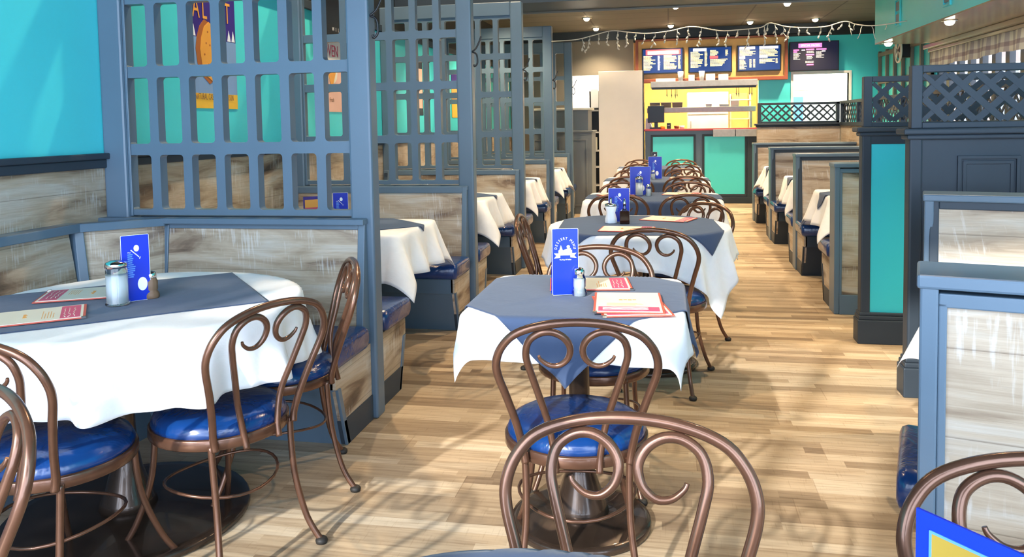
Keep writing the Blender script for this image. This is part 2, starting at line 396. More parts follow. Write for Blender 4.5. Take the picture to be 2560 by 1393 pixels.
# right wall: window run Y 5.2..11.3 then a solid turquoise stretch
mb = MB(); mb.box(RX, RX + .15, SY, BY, 0, 1.05, 'wood'); mb.box(RX, RX + .15, SY, BY, 2.30, 4.5, 'teal'); mb.box(RX, RX + .15, 11.3, BY, 1.05, 2.30, 'teal'); mb.box(RX, RX + .15, SY, 5.2, 1.05, 2.30, 'teal')
struct('wall_right', mb, None)
mb = MB(); mb.frame('x', [(5.2, 1.05), (11.3, 1.05), (11.3, 2.3), (5.2, 2.3)], [(5.27, 1.12), (11.23, 1.12), (11.23, 2.24), (5.27, 2.24)], RX + .02, RX + .12)
for k in range(1, 17): mb.box(RX + .04, RX + .10, 5.2 + k * .36 - .05, 5.2 + k * .36 + .05, 1.12, 2.24)
struct('window_2', mb, 'black')
# soffit above the right-hand booths
mb = MB(); mb.box(2.58, RX, SY, 10.97, 2.33, 2.345, 'soffit'); mb.box(2.58, RX, SY, 10.97, 2.345, 4.4, 'teal')
struct('ceiling_soffit', mb, None)
mb = MB(); mb.box(RX - .16, RX, SY, 11.3, 2.275, 2.33); mb.box(RX - .10, RX, SY, 11.3, 2.235, 2.275)
struct('trim_3', mb, 'soffit', .008)
# back wall with its two doorways and the kitchen hatch
mb = MB()
def bw(x0, x1, z0, z1, m): mb.box(x0, x1, BY, BY + .12, z0, z1, m)
bw(-2.8, -1.72, 0, 3.0, 'greybrown'); bw(-1.72, -.6, 2.24, 3.0, 'greybrown'); bw(-.6, 1.62, 2.79, 3.0, 'dark')
bw(-.62, -.42, 0, 2.3, 'slate2'); bw(1.50, 2.06, 0, 2.79, 'teal'); bw(2.06, 2.94, 2.16, 2.79, 'teal'); bw(2.94, 3.4, 0, 2.79, 'teal'); bw(1.62, 3.4, 2.79, 3.0, 'dark')
bw(-.42, 1.5, 2.1, 2.79, 'redwood')
struct('wall_back', mb, None)
mb = MB(); mb.box(-2.8, 2.58, BY - .05, BY - .0, 2.84, 3.0); struct('trim_4', mb, 'slate2')
# rooms seen through the openings
mb = MB(); mb.box(-2.9, -.55, 17.0, 17.1, 0, 3, 'whitewall'); mb.box(-2.95, -2.85, 14.32, 17, 0, 3, 'whitewall'); mb.box(-.62, -.55, 14.32, 17, 0, 3, 'tile')
mb.box(-.55, 1.75, 17.0, 17.1, 0, 3, 'tile'); mb.box(1.75, 1.83, 14.32, 17, 0, 3, 'tile'); mb.box(1.83, 3.6, 17.0, 17.1, 0, 3, 'whitewall'); mb.box(3.5, 3.6, 14.32, 17, 0, 3, 'whitewall')
mb.box(-2.95, 3.6, 14.32, 17.1, 3.0, 3.1, 'whitewall')
struct('wall_kitchen', mb, None)
mb = MB(); mb.frame('y', [(2.02, 0), (2.98, 0), (2.98, 2.2), (2.02, 2.2)], [(2.06, 0.001), (2.94, 0.001), (2.94, 2.16), (2.06, 2.16)], BY - .02, BY + .12)
struct('trim_5', mb, 'whitewall')
mb = MB(); mb.box(2.25, 2.72, 16.9, 16.99, 0, 1.98, 'whitewall'); mb.frame('y', [(2.2, 0), (2.77, 0), (2.77, 2.03), (2.2, 2.03)], [(2.25, .001), (2.72, .001), (2.72, 1.98), (2.25, 1.98)], 16.88, 17.0, 'steel')
mb.box(2.33, 2.64, 16.885, 16.9, 1.35, 1.85, 'cardlight'); struct('door_1', mb, None)
# low wall with lattice that closes the booths towards the window aisle
def lattice(mb, axis, a0, a1, z0, z1, t, pitch=.115, wd=.026, th=.007, m=None):
    """crossed slats clipped to a rectangle; axis = direction the panel runs along"""
    for sgn in (1, -1):
        L = (z1 - z0); k = -int(L / pitch) - 2
        while a0 + k * pitch < a1 + L:
            u0 = a0 + k * pitch
            P = [(u0, z0), (u0 + L, z1)] if sgn > 0 else [(u0 + L, z0), (u0, z1)]
            (ua, za), (ub, zb) = P
            pts = []
            lo, hi = 0., 1.
            du = ub - ua
            if du > 0: lo, hi = max(lo, (a0 - ua) / du), min(hi, (a1 - ua) / du)
            else: lo, hi = max(lo, (a1 - ua) / du), min(hi, (a0 - ua) / du)
            k += 1
            if hi - lo < .04: continue
            A = Vector((ua + du * lo, za + (zb - za) * lo)); B = Vector((ua + du * hi, za + (zb - za) * hi))
            n = Vector((-(B - A).y, (B - A).x)).normalized() * wd * .5
            c = [(A - n), (B - n), (B + n), (A + n)]
            c = [(min(max(q.x, a0), a1), min(max(q.y, z0), z1)) for q in c]
            off = t + (.0015 if sgn > 0 else 0)
            mb.prism(c, 'y' if axis == 'x' else 'x', off, off + th, m)
mb = MB(); mb.box(2.5, 2.58, 5.3, 12.68, 0, 1.30, 'wood'); mb.box(2.48, 2.60, 5.3, 12.7, 1.30, 1.35, 'slate2'); mb.box(2.5, 2.58, 5.3, 12.68, 1.62, 1.66, 'slate2')
for k in range(8): mb.box(2.505, 2.575, 5.3 + k * 1.045, 5.34 + k * 1.045, 1.35, 1.62, 'slate2')
lattice(mb, 'y', 5.34, 12.64, 1.35, 1.62, 2.53, .13, .03, m='slate2')
struct('trim_6', mb, None)

# daylight side: the street outside
mb = MB(); mb.box(3.56, 30, -10, 30, -.35, -.15); struct('floor_street', mb, 'asphalt')
bt = thing('street_building', 'brick building across the street outside the windows', 'building', (11, 34, -.15))
mb = MB(); mb.box(-.5, 5, -24, 26, 0, 9); mb.build('wall', 'facade', bt)
for k in range(12):
    f = MB().frame('x', [(-20 + k * 3.2, 1.2), (-18 + k * 3.2, 1.2), (-18 + k * 3.2, 3.2), (-20 + k * 3.2, 3.2)], [(-19.9 + k * 3.2, 1.3), (-18.1 + k * 3.2, 1.3), (-18.1 + k * 3.2, 3.1), (-19.9 + k * 3.2, 3.1)], -.58, -.5).build('window', 'whitewall', bt)
    MB().box(-.53, -.505, -19.9 + k * 3.2, -18.1 + k * 3.2, 1.3, 3.1).build('pane', 'black', f)

# ================================================================== PARTITIONS (left booths)
def screen(idx, y, label):
    t = thing('lattice_partition', label, 'partition', (-2.085, y, 0), 0, 'tall lattice partitions between the left booths')
    y0, y1 = -.05, .05; X = lambda x: x + 2.085
    MB().box(X(-1.485), X(-1.372), y0, y1, 0, 2.57).build('post', 'slate', t, bevel=.012)
    MB().box(X(-2.80), X(-2.67), y0, y1, 0.001, 2.57).build('post', 'slate', t, bevel=.012)
    MB().box(X(-2.67), X(-1.485), y0 + .01, y1 - .01, 2.44, 2.57).build('top_rail', 'slate', t, bevel=.006)
    # grid: seven openings by four, rounded corners, one joinery panel
    mb = MB(); xs0, xs1, n, sw = X(-2.673), X(-1.482), 7, .048
    pw = (xs1 - xs0 + sw) / n
    zr = [.975, 1.305, 1.69, 2.055, 2.44]          # rail centre lines
    for i in range(n):
        a = xs0 - sw / 2 + i * pw; b_ = a + pw
        ca, cb = max(a, xs0), min(b_, xs1)
        for j in range(4):
            z0, z1 = zr[j], zr[j + 1]
            hole = rrect(a + sw / 2, b_ - sw / 2, z0 + .028, z1 - .028, .018, 4)
            e1, e2 = .046, .042
            outer = [(b_, z1 - e1), (b_, z1 - e1 / 2), (b_, z1), (b_ - e2 / 2, z1), (b_ - e2, z1), (a + e2, z1), (a + e2 / 2, z1), (a, z1), (a, z1 - e1 / 2), (a, z1 - e1),
                     (a, z0 + e1), (a, z0 + e1 / 2), (a, z0), (a + e2 / 2, z0), (a + e2, z0), (b_ - e2, z0), (b_ - e2 / 2, z0), (b_, z0), (b_, z0 + e1 / 2), (b_, z0 + e1)]
            outer = [(min(max(p, xs0), xs1), q) for p, q in outer]
            hole = [(min(max(hx, xs0), xs1), hz) for hx, hz in hole]
            mb.frame('y', outer, hole, -.028, .028)
    mb.build('grid', 'slate', t)
    # bull-nose strips that edge the posts
    MB().box(X(-2.67), X(-2.655), -.036, -.026, .97, 2.44).build('edge_strip', 'slate', t, bevel=.003)
    if True:   # coat hook on the aisle-side post
        hb = MB().tube(spline([(X(-1.372), -.02, 1.92), (X(-1.34), -.02, 1.90), (X(-1.335), -.02, 1.84), (X(-1.355), -.02, 1.815), (X(-1.36), -.02, 1.83)], 5), .006, 8)
        hb.tube(spline([(X(-1.372), -.02, 1.92), (X(-1.345), -.01, 1.945), (X(-1.32), .0, 2.0), (X(-1.31), .0, 2.03)], 5), .006, 8)
        hb.build('coat_hook', 'black', t)
    return t
SCR = [3.61, 5.60, 7.62, 9.62, 11.62]
for i, y in enumerate(SCR):
    screen(i, y, ['slate blue lattice partition nearest the camera, behind the round table', 'second slate blue lattice partition from the camera',
                  'middle one of the five lattice partitions, third back', 'fourth lattice partition back, where the string lights start', 'farthest lattice partition on the left, beside the grey station'][i])

# ================================================================== BENCHES
def wedge_back(mb, x0, x1, y_bot, y_top, y_rear, z0, z1, m=None):
    mb.hexa([(x0, y_bot, z0), (x1, y_bot, z0), (x1, y_rear, z0), (x0, y_rear, z0), (x0, y_top, z1), (x1, y_top, z1), (x1, y_rear, z1), (x0, y_rear, z1)], m)
def cushion(t, x0, x1, y0, y1, z0, z1, end):
    """upholstered slab with softened edges; front lip rolls over"""
    bm_ = MB(); n = 10
    mb = MB()
    mb.prism(rrect(y0, y1, z0, z1, min(.045, (z1 - z0) * .45), 5), 'x', x0, x1)
    o = mb.build('seat_cushion', 'vinyl', t, smooth=False, bevel=.022)
    for f in o.data.polygons: f.use_smooth = True
    return o
def bench_side(t, X0, X1, yb, s, cz, seat_z=.475, depth=.46, end=-1, mat='slate', ext=.03):
    """one seat: back surface at yb, seat sticks out to yb + s*depth. X0<X1; end = +1/-1 the aisle end"""
    yf = yb + s * depth
    # reclined timber back
    lo, hi = sorted((0, 1))
    mb = MB(); pts = [(yb + s * .075, .44), (yb + s * .012, cz - .02), (yb - s * .02, cz - .02), (yb - s * .02, .44)]
    mb.prism(pts, 'x', X0 + .03, X1 - .03); mb.build('back_panel', 'wood', t)
    fr = MB()
    for a, b_ in ((X0, X0 + .035), (X1 - .035, X1)):
        fr.prism([(yb + s * .083, .42), (yb + s * .018, cz), (yb - s * .02, cz), (yb - s * .02, .42)], 'x', a, b_)
    fr.prism([(yb + s * .02, cz - .045), (yb + s * .018, cz), (yb - s * .01, cz), (yb - s * .01, cz - .045)], 'x', X0 + .035, X1 - .035)
    fr.build('back_frame', mat, t, bevel=.004)
    ex0, ex1 = (X0, X1 + ext) if end > 0 else (X0 - ext, X1)
    ya, yc = sorted((yb + s * .06, yf))
    cushion(t, ex0, ex1, ya, yc, seat_z - .105, seat_z, end)
    # box base: upright lip under the cushion, then leans back to the floor
    tp = yb + s * (depth - .045); md = yb + s * (depth - .06); bt_ = yb + s * (depth - .15)
    MB().prism([(yb, .27), (tp, .27), (tp, seat_z - .105), (yb, seat_z - .105)], 'x', X0 + .006, X1 - .006).build('seat_rail', mat, t, bevel=.003)
    MB().prism([(yb, .0), (bt_, .0), (md, .275), (yb, .275)], 'x', X0 + .02, X1 - .02).build('base', mat, t)
    xe0, xe1 = (X1 - .02, X1 + .004) if end > 0 else (X0 - .004, X0 + .02)
    q = .8
    MB().prism([(yb, .12), (bt_ + (md - bt_) * .44, .12), (md, .275), (tp, .278), (tp, seat_z - .107), (yb, seat_z - .107)], 'x', xe0, xe1).build('end_panel', 'wood', t)
    MB().prism([(yb, 0), (bt_, 0), (bt_ + (md - bt_) * .44, .12), (yb, .12)], 'x', xe0 - .006, xe1 + .006).build('skirting', 'slate2', t, bevel=.003)
    e0, e1 = (X1 - .004, X1 + .01) if end > 0 else (X0 - .01, X0 + .004)
    MB().prism([(bt_ - s * .03, .0), (bt_ + s * .004, 0), (md + s * .004, .275), (md - s * .03, .275)], 'x', e0, e1).build('edge_strip', mat, t, bevel=.002)

# left booths: a seat on both sides of every partition
LB = []
Ln = ['second', 'third', 'fourth', 'fifth']
for i, y in enumerate(SCR):
    if i > 0:
        t = thing('booth_bench', ['', 'blue vinyl booth bench facing the camera under the second partition', 'booth bench facing the camera under the middle partition', 'booth bench facing the camera under the fourth partition', 'booth bench facing the camera under the farthest partition'][i], 'bench', (0, 0, 0), 0, 'left booth benches')
        bench_side(t, -2.74, -1.415, y - .07, -1, .96, end=1)
        MB().box(-2.78, -1.41, y - .085, y - .052, .935, .965).build('cap_rail', 'slate', t, bevel=.004)
    t = thing('booth_bench', ['booth bench behind the nearest partition, facing away from the camera', 'booth bench facing away behind the second partition', 'booth bench facing away behind the middle partition', 'booth bench facing away behind the fourth partition', 'booth bench facing away behind the farthest partition'][i], 'bench', (0, 0, 0), 0, 'left booth benches')
    bench_side(t, -2.74, -1.415, y + .07, 1, .96, end=1)
    MB().box(-2.78, -1.41, y + .052, y + .085, .935, .965).build('cap_rail', 'slate', t, bevel=.004)

# corner banquette round the big round table
t = thing('corner_banquette', 'wood-backed corner banquette with blue seat around the large round table', 'bench', (0, 0, 0))
bench_side(t, -2.465, -1.405, 3.555, -1, .96, end=1, depth=.46)
MB().box(-2.80, -1.40, 3.50, 3.565, .94, .968).build('cap_rail', 'slate', t, bevel=.004)
mb = MB(); mb.hexa([(-2.64, 3.22, .44), (-2.445, 3.45, .44), (-2.44, 3.54, .44), (-2.78, 3.54, .44), (-2.725, 3.28, .94), (-2.455, 3.53, .94), (-2.44, 3.56, .94), (-2.785, 3.56, .94)])
mb.build('back_panel', 'wood', t)
mb = MB(); mb.hexa([(-2.648, 3.195, .44), (-2.615, 3.225, .44), (-2.70, 3.26, .44), (-2.75, 3.2, .44), (-2.728, 3.25, .945), (-2.70, 3.275, .945), (-2.74, 3.3, .945), (-2.785, 3.26, .945)])
mb.build('back_frame', 'slate', t, bevel=.003)
mb = MB(); mb.prism([(-2.66, .44), (-2.735, .94), (-2.79, .94), (-2.79, .44)], 'y', -.5, 3.22); mb.build('back_panel', 'wood', t)
mb = MB(); mb.prism([(-2.695, .93), (-2.705, .97), (-2.79, .97), (-2.79, .93)], 'y', -.5, 3.28)
mb.hexa([(-2.705, 3.24, .93), (-2.43, 3.50, .93), (-2.43, 3.56, .93), (-2.79, 3.27, .93), (-2.715, 3.25, .968), (-2.44, 3.51, .968), (-2.44, 3.56, .968), (-2.79, 3.27, .968)])
mb.build('cap_rail', 'slate', t, bevel=.004)
mb = MB(); mb.prism(rrect(-2.72, -2.27, .37, .475, .04, 4), 'y', -.5, 3.1); o = mb.build('seat_cushion', 'vinyl', t, bevel=.015)
for f in o.data.polygons: f.use_smooth = True
mb = MB(); mb.prism([(-2.66, 2.98), (-2.27, 2.98), (-2.20, 3.10), (-2.30, 3.44), (-2.40, 3.46), (-2.70, 3.22)], 'z', .365, .470); o = mb.build('seat_cushion', 'vinyl', t, bevel=.02)
MB().prism([(-2.75, 0), (-2.42, 0), (-2.32, .365), (-2.75, .365)], 'y', -.5, 3.05).build('base', 'slate', t)
MB().prism([(-2.7, 3.0), (-2.36, 3.0), (-2.33, 3.4), (-2.7, 3.4)], 'z', 0, .36).build('base', 'slate', t)

# right booths
def rb(y, cz, x0, x1, near, far, label, yk=.09, ext=.03, sz=.475):
    t = thing('booth_bench', label, 'bench', (0, 0, 0), 0, 'right booth benches')
    if near: bench_side(t, x0 + .02, x1, y - yk + .03, -1, cz, end=-1, mat='slate2')
    if far: bench_side(t, x0 + .02, x1, y + yk - .03, 1, cz, end=-1, mat='slate2', ext=ext, seat_z=sz)
    MB().box(x0, x0 + .036, y - yk, y + yk, 0, cz).build('end_post', 'slate', t, bevel=.005)
    if not near:
        MB().box(x0 + .036, x1, y - yk + .015, y - yk + .05, .13, cz - .04).build('rear_panel', 'wood', t)
        fr = MB(); fr.box(x0 + .036, x0 + .052, y - yk + .002, y - yk + .05, .13, cz - .04); fr.box(x0 + .036, x1, y - yk + .002, y - yk + .05, cz - .05, cz - .02); fr.box(x0 + .036, x1, y - yk - .004, y - yk + .05, 0, .14)
        fr.build('rear_frame', 'slate', t, bevel=.003)
    MB().box(x0 - .006, x1, y - yk - .006, y + yk + .006, cz - .012, cz + .018).build('cap_rail', 'slate', t, bevel=.006)
    return t
rb(6.09, 1.065, 1.155, 2.49, False, True, 'booth bench behind the turquoise pillar with a dark timber rear panel', .09)
rb(7.84, 1.065, 1.15, 2.49, True, True, 'double booth bench between the first and second right-hand booth tables')
rb(9.72, 1.065, 1.15, 2.49, True, True, 'double booth bench between the second and third right-hand booth tables')
rb(11.60, 1.065, 1.15, 2.49, True, False, 'far booth bench backing on to the lattice screen by the counter')
rbn1 = rb(1.90, 1.05, .52, 2.4, False, True, 'booth bench nearest the camera, its pale timber back filling the right edge', .09, .065, .54)
rbn2 = rb(3.70, 1.06, 1.05, 2.4, True, False, 'booth bench in front of the charcoal panelled pillar')
def spin(t, px, py, deg):
    a = R(deg); c, s_ = math.cos(a), math.sin(a); t.rotation_euler = (0, 0, a); t.location = (px - c * px + s_ * py, py - s_ * px - c * py, 0)
spin(rbn1, .52, 1.81, -16); spin(rbn2, 1.05, 3.61, -16)

# lattice-topped pillars of the right side
def low_screen(name, label, x0, x1, y, kind):
    t = thing(name, label, 'partition', (0, 0, 0))
    if kind == 'teal':
        MB().box(x0 + .05, x1, y + .01, y + .07, 0.12, 1.29).build('panel', 'tealpanel', t)
        MB().box(x0, x0 + .055, y - .005, y + .085, 0, 1.30).build('pilaster', 'slate2', t, bevel=.008)
        fr = MB(); fr.box(x0 + .05, x1, y, y + .08, 1.24, 1.30)
        fr.build('rail', 'slate2', t, bevel=.004)
    elif kind == 'panel':
        MB().box(x0 + .02, x1, y + .01, y + .07, 0.12, 1.30).build('panel', 'slate2', t)
        MB().box(x0, x0 + .06, y - .005, y + .085, 0, 1.30).build('pilaster', 'slate2', t, bevel=.01)
        for k in range(2):
            a = x0 + .22 + k * .50
            fr = MB()
            for d, e in ((0, .012), (.025, .006)):
                fr.frame('y', [(a + d, .45 + d), (a + .28 - d, .45 + d), (a + .28 - d, 1.21 - d), (a + d, 1.21 - d)], [(a + d + .018, .45 + d + .018), (a + .28 - d - .018, .45 + d + .018), (a + .28 - d - .018, 1.21 - d - .018), (a + d + .018, 1.21 - d - .018)], y + .01 - e, y + .012)
            fr.build('moulding', 'slate2', t, bevel=.003)
    else:
        MB().box(x0, x1, y, y + .07, 0, 1.30).build('panel', 'wood', t)
    if kind != 'wood':
        mb = MB(); mb.box(x0 - .02, x1, y - .025, y + .105, 0, .15); mb.box(x0 - .014, x1, y - .018, y + .098, .15, .175); mb.box(x0 - .008, x1, y - .010, y + .09, .175, .195)
        mb.build('plinth', 'slate2', t, bevel=.006)
    mb = MB(); mb.box(x0 - .015, x1, y - .02, y + .10, 1.29, 1.315); mb.box(x0 - .035, x1, y - .04, y + .12, 1.315, 1.345)
    mb.build('ledge', 'slate2', t, bevel=.008)
    f = MB(); zt, zb = 1.655, 1.345
    f.box(x0 + .01, x0 + .06, y + .01, y + .07, zb, zt); f.box(x0 + .06, x1, y + .01, y + .07, zt - .035, zt); f.box(x0 + .06, x1, y + .01, y + .07, zb, zb + .03)
    f.box(x1 - .05, x1, y + .01, y + .07, zb, zt)
    fo = f.build('lattice_frame', 'slate2', t, bevel=.004)
    mb = MB(); lattice(mb, 'x', x0 + .06, x1 - .05, zb + .03, zt - .035, y + .03, .125 if kind != 'wood' else .118, .043 if kind != 'wood' else .034)
    mb.build('lattice', 'slate2', t)
    return t
low_screen('turquoise_pillar', 'turquoise fronted low partition with lattice top and dark plinth', 1.165, 2.49, 5.24, 'teal')
low_screen('panelled_pillar', 'charcoal panelled low partition with lattice top behind the near booth', 1.165, 2.49, 4.25, 'panel')
low_screen('lattice_screen', 'timber low screen with lattice top at the far end of the right booths', 1.31, 2.49, 12.6, 'wood')

# ================================================================== CHAIRS
def back_y(z): return -.186 - .30 * max(0, z - .47)
def make_chair(label, group):
    t = thing('cafe_chair', label, 'chair', (0, 0, 0), 0, group)
    MB().lathe([(0, .508), (.105, .507), (.172, .500), (.203, .484), (.214, .462), (.213, .446), (0, .446)], 40).build('seat', 'vinyl', t)
    MB().lathe([(.210, .450), (.219, .450), (.222, .446), (.222, .418), (.219, .414), (.210, .414), (.210, .450)], 40).build('seat_ring', 'bronze', t)
    half = [(.150, .420), (.156, .46), (.172, .54), (.198, .63), (.220, .70), (.222, .745), (.204, .79), (.165, .828), (.090, .853), (0, .861)]
    pts = [(x, back_y(z), z) for x, z in half]; full = pts + [(-x, y, z) for x, y, z in pts[-2::-1]]
    MB().tube(spline(full, 5), .0118, 10).build('back_frame', 'bronze', t)
    for s in (1, -1):
        sc = [(.062, .405, 0), (.066, .46, 0), (.083, .55, 0), (.108, .64, 0), (.131, .72, 0), (.140, .765, 0), (.130, .806, 0), (.100, .829, .0), (.066, .832, 0), (.034, .815, 0), (.0175, .785, 0), (.024, .752, 0), (.048, .731, 0), (.076, .732, 0), (.098, .748, 0), (.104, .760, 0)]
        p = spline([(s * x, back_y(z) - (.022 if z < .45 else .012 if z < .5 else 0) + (.0 if z > .5 else -.012), z) for x, z, _ in sc], 5)
        n = len(p); rr = [.0105 * (1 if i < n * .62 else 1 - .62 * ((i - n * .62) / (n * .38)) ** 1.2) for i in range(n)]
        MB().tube(p, rr, 9).build('scroll', 'bronze', t)
    for sx, fr in ((1, 1), (-1, 1), (1, -1), (-1, -1)):
        if fr > 0: p = [(sx * .138, .160, .432), (sx * .142, .162, .33), (sx * .152, .180, .22), (sx * .178, .225, .09), (sx * .203, .270, .008)]
        else: p = [(sx * .152, -.166, .432), (sx * .150, -.172, .33), (sx * .153, -.185, .22), (sx * .170, -.215, .09), (sx * .192, -.258, .008)]
        lg = MB().tube(spline(p, 5), .0105, 10).build('leg', 'bronze', t)
        MB().lathe([(0, .022), (.012, .022), (.019, .016), (.021, .010), (.019, .002), (0, .001)], 16, (p[-1][0], p[-1][1], 0)).build('foot', 'rubber', lg)
    ring = [(.178 * math.cos(R(a)), .172 * math.sin(R(a)) - .0, .250 + .012 * math.cos(R(2 * a))) for a in range(0, 360, 12)]
    ring = [(x * 1.02 if abs(x) > .05 else x, y, z) for x, y, z in ring]
    MB().tube(ring, .0052, 8, closed=True).build('stretcher', 'bronze', t)
    return t
G1 = 'bronze scroll-back cafe chairs with blue seats'
proto = None
def chair(x, y, backdir, label, group=G1):
    """backdir: (dx, dy) the way the backrest lies from the seat"""
    global proto
    rz = math.atan2(backdir[1], backdir[0]) + PI / 2
    if proto is None:
        proto = make_chair(label, group); proto.location = (x, y, 0); proto.rotation_euler = (0, 0, rz); return proto
    return dup(proto, (x, y, 0), rz, label, group)
chair(-.288, 2.43, (.13, -.99), 'scroll-back chair with its back to the camera at the small square table')
chair(-.300, 3.16, (.02, 1), 'scroll-back chair behind the small square table, facing the camera, blue seat mostly under the cloth')
chair(-.075, 1.14, (.0, 1), 'nearest scroll-back chair in the bottom middle, only its arched back showing')
chair(.59, 1.06, (-.02, 1), 'scroll-back chair cut by the bottom right corner behind the blue and gold card')
chair(-1.47, 2.37, (.92, -.40), 'scroll-back chair at the right front of the large round table')
chair(-1.80, 2.03, (.0, -1), 'scroll-back chair at the left front of the large round table, cut by the photo edge')
chair(-1.51, 1.135, (.5, .85), 'scroll-back chair in the bottom left corner, only one curl of its back showing')
chair(-1.51, 2.86, (.86, .50), 'scroll-back chair seen edge-on between the round table and the blue bench')
chair(-.57, 4.62, (-1, -.05), 'scroll-back chair seen edge-on at the left side of the middle round table')
chair(-.025, 4.33, (-.2, -1), 'scroll-back chair at the near side of the middle round table, back to the camera')
chair(.05, 5.12, (.65, .76), 'scroll-back chair at the far right side of the middle round table')
TN = ['fourth', 'fifth', 'farthest']
T456 = [(6.58, .40), (8.56, .40), (10.85, .38)]
for k, (ty, h) in enumerate(T456):
    for x, side in ((-.375, -1), (.155 if k == 0 else .17, -1), (-.40, 1), (.17, 1)):
        chair(x, ty + side * .30, (0, side), 'scroll-back chair on the %s %s of the %s table of the centre row' % ('near' if side < 0 else 'far', 'left' if x < 0 else 'right', TN[k]))

# ================================================================== TABLES
ZT = .79
def sdf(px, py, hx, hy, rc):
    ax, ay = abs(px) - (hx - rc), abs(py) - (hy - rc)
    if ax > 0 and ay > 0:
        l = math.hypot(ax, ay); return l - rc, math.copysign(ax / l, px), math.copysign(ay / l, py)
    if ax > ay: return ax - rc, math.copysign(1, px), 0
    return ay - rc, 0, math.copysign(1, py)
def drape(mb, cx, cy, shape, ch, rot, zt, seed, off=0, N=72, round_=False, amp=.020, flare=.16, cflare=.36, k=13, shift=(0, 0), zmin=.05):
    hx, hy, rc = shape; ca, sa = math.cos(rot), math.sin(rot); V = []
    rs = random.Random(seed); ph = [rs.uniform(0, 6.28) for _ in range(4)]
    for i in range(N + 1):
        for j in range(N + 1):
            u, v = -1 + 2 * i / N, -1 + 2 * j / N
            if round_: u, v = u * math.sqrt(1 - v * v / 2), v * math.sqrt(1 - u * u / 2)
            u *= ch[0]; v *= ch[1]
            x, y = u * ca - v * sa + shift[0], u * sa + v * ca + shift[1]
            d, nx, ny = sdf(x, y, hx, hy, rc)
            if d <= 0:
                V.append((cx + x, cy + y, zt + .0012 * math.sin(9 * x + ph[0]) * math.sin(8 * y + ph[1]))); continue
            bx, by = x - nx * d, y - ny * d
            r0 = .014; q = r0 * PI / 2
            if d < q: out, dn = r0 * math.sin(d / r0), r0 * (1 - math.cos(d / r0))
            else:
                L = d - q; c = min(1, 2 * abs(nx * ny)) if rc < .3 else max(0, (d - .22) * 1.4)
                fl = flare + (cflare - flare) * c
                a = math.atan2(by, bx) if rc > .3 else math.atan2(by, bx)
                wv = math.sin(k * a + ph[0]) + .5 * math.sin((k * 1.9) * a + ph[1])
                w2 = min(1, L / .18)
                out = r0 + fl * L + amp * wv * w2 * (.4 + L * 1.6); dn = r0 + L * math.sqrt(max(.2, 1 - fl * fl))
                tx = amp * 1.0 * math.cos(k * a + ph[2]) * w2 * L
                bx += -ny * tx; by += nx * tx
            out += off
            V.append((cx + bx + nx * out, cy + by + ny * out, max(zt - dn, zmin)))
    vs = [mb.bm.verts.new(p) for p in V]
    for i in range(N):
        for j in range(N):
            a = i * (N + 1) + j
            f = mb.bm.faces.new((vs[a], vs[a + N + 1], vs[a + N + 2], vs[a + 1])); f.smooth = True
    return mb
def table(cx, cy, shape, desc, base_r=.235, cat='table', pbase=None):
    bx, by = pbase or (cx, cy)
    t = thing('pedestal_table', desc, 'table', (cx, cy, 0))
    hx, hy, rc = shape
    MB().prism(rrect(-hx, hx, -hy, hy, rc - .001, 10), 'z', ZT - .035, ZT - .004).build('tabletop', 'tan', t)
    dx, dy = bx - cx, by - cy
    MB().lathe([(0, .77), (.09, .755), (.10, .74), (.045, .72), (.036, .70), (.036, .34), (.040, .26), (.052, .19), (.074, .12), (.092, .075), (.100, .045), (0, .045)], 28, (dx, dy, 0)).build('column', 'iron', t)
    MB().lathe([(0, .052), (.08, .050), (base_r * .55, .042), (base_r * .9, .030), (base_r * .985, .028), (base_r, .020), (base_r, .006), (base_r * .96, .001), (0, .001)], 44, (dx, dy, 0)).build('base', 'iron', t)
    return t
def cloth_obj(name, label, cat, mat, group=None, **kw):
    mb = drape(MB(), **kw); o = mb.build(name, mat, None, solid=.0012)
    return tag(o, label, cat, group)
def dressed(cx, cy, shape, white, navy, wrot, nrot, desc, dwhite, dnavy, seed, round_=False, base_r=.235, nshift=(0, 0), wz=.05, pbase=None, amp=.02, cflare=.36, flare=.16, wshift=(0, 0)):
    table(cx, cy, shape, desc, base_r, pbase=pbase)
    cloth_obj('tablecloth', dwhite, 'tablecloth', 'white', None, cx=cx, cy=cy, shape=shape, ch=white, rot=wrot, zt=ZT, seed=seed, round_=round_, zmin=wz, amp=amp, cflare=cflare, flare=flare, shift=wshift)
    if navy: cloth_obj('table_topper', dnavy, 'tablecloth', 'navy', None, cx=cx, cy=cy, shape=shape, ch=navy, rot=nrot, zt=ZT + .0035, seed=seed, off=.007, shift=nshift, amp=amp, cflare=cflare, flare=flare)
dressed(-.312, 2.80, (.348, .345, .05), (.49, .49), (.415, .415), 0, R(45), 'small square pedestal table in the middle of the photo', 'white tablecloth with pointed corners on the small square table', 'slate blue topper cloth laid diagonally on the small square table', 3, nshift=(-.01, .02), base_r=.245, pbase=(-.31, 2.72), flare=.15, cflare=.06)
dressed(-1.88, 2.53, (.565, .565, .564), (.80, .80), (.44, .33), 0, R(41), 'large round pedestal table at the left by the corner banquette', 'white round tablecloth over the large left table', 'slate blue runner across the large round left table', 5, round_=True, base_r=.42, pbase=(-1.93, 2.50), nshift=(-.055, .0), flare=.10, cflare=.12, amp=.05)
dressed(-.18, 4.78, (.52, .51, .509), (.70, .70), (.46, .46), R(3), R(3), 'middle round pedestal table with soy bottle and sugar pourer', 'white tablecloth of the middle round table, its corner hanging low on the right', 'slate blue topper cloth on the middle round table', 8, base_r=.27, pbase=(-.12, 4.62), nshift=(0, 0), amp=.03)
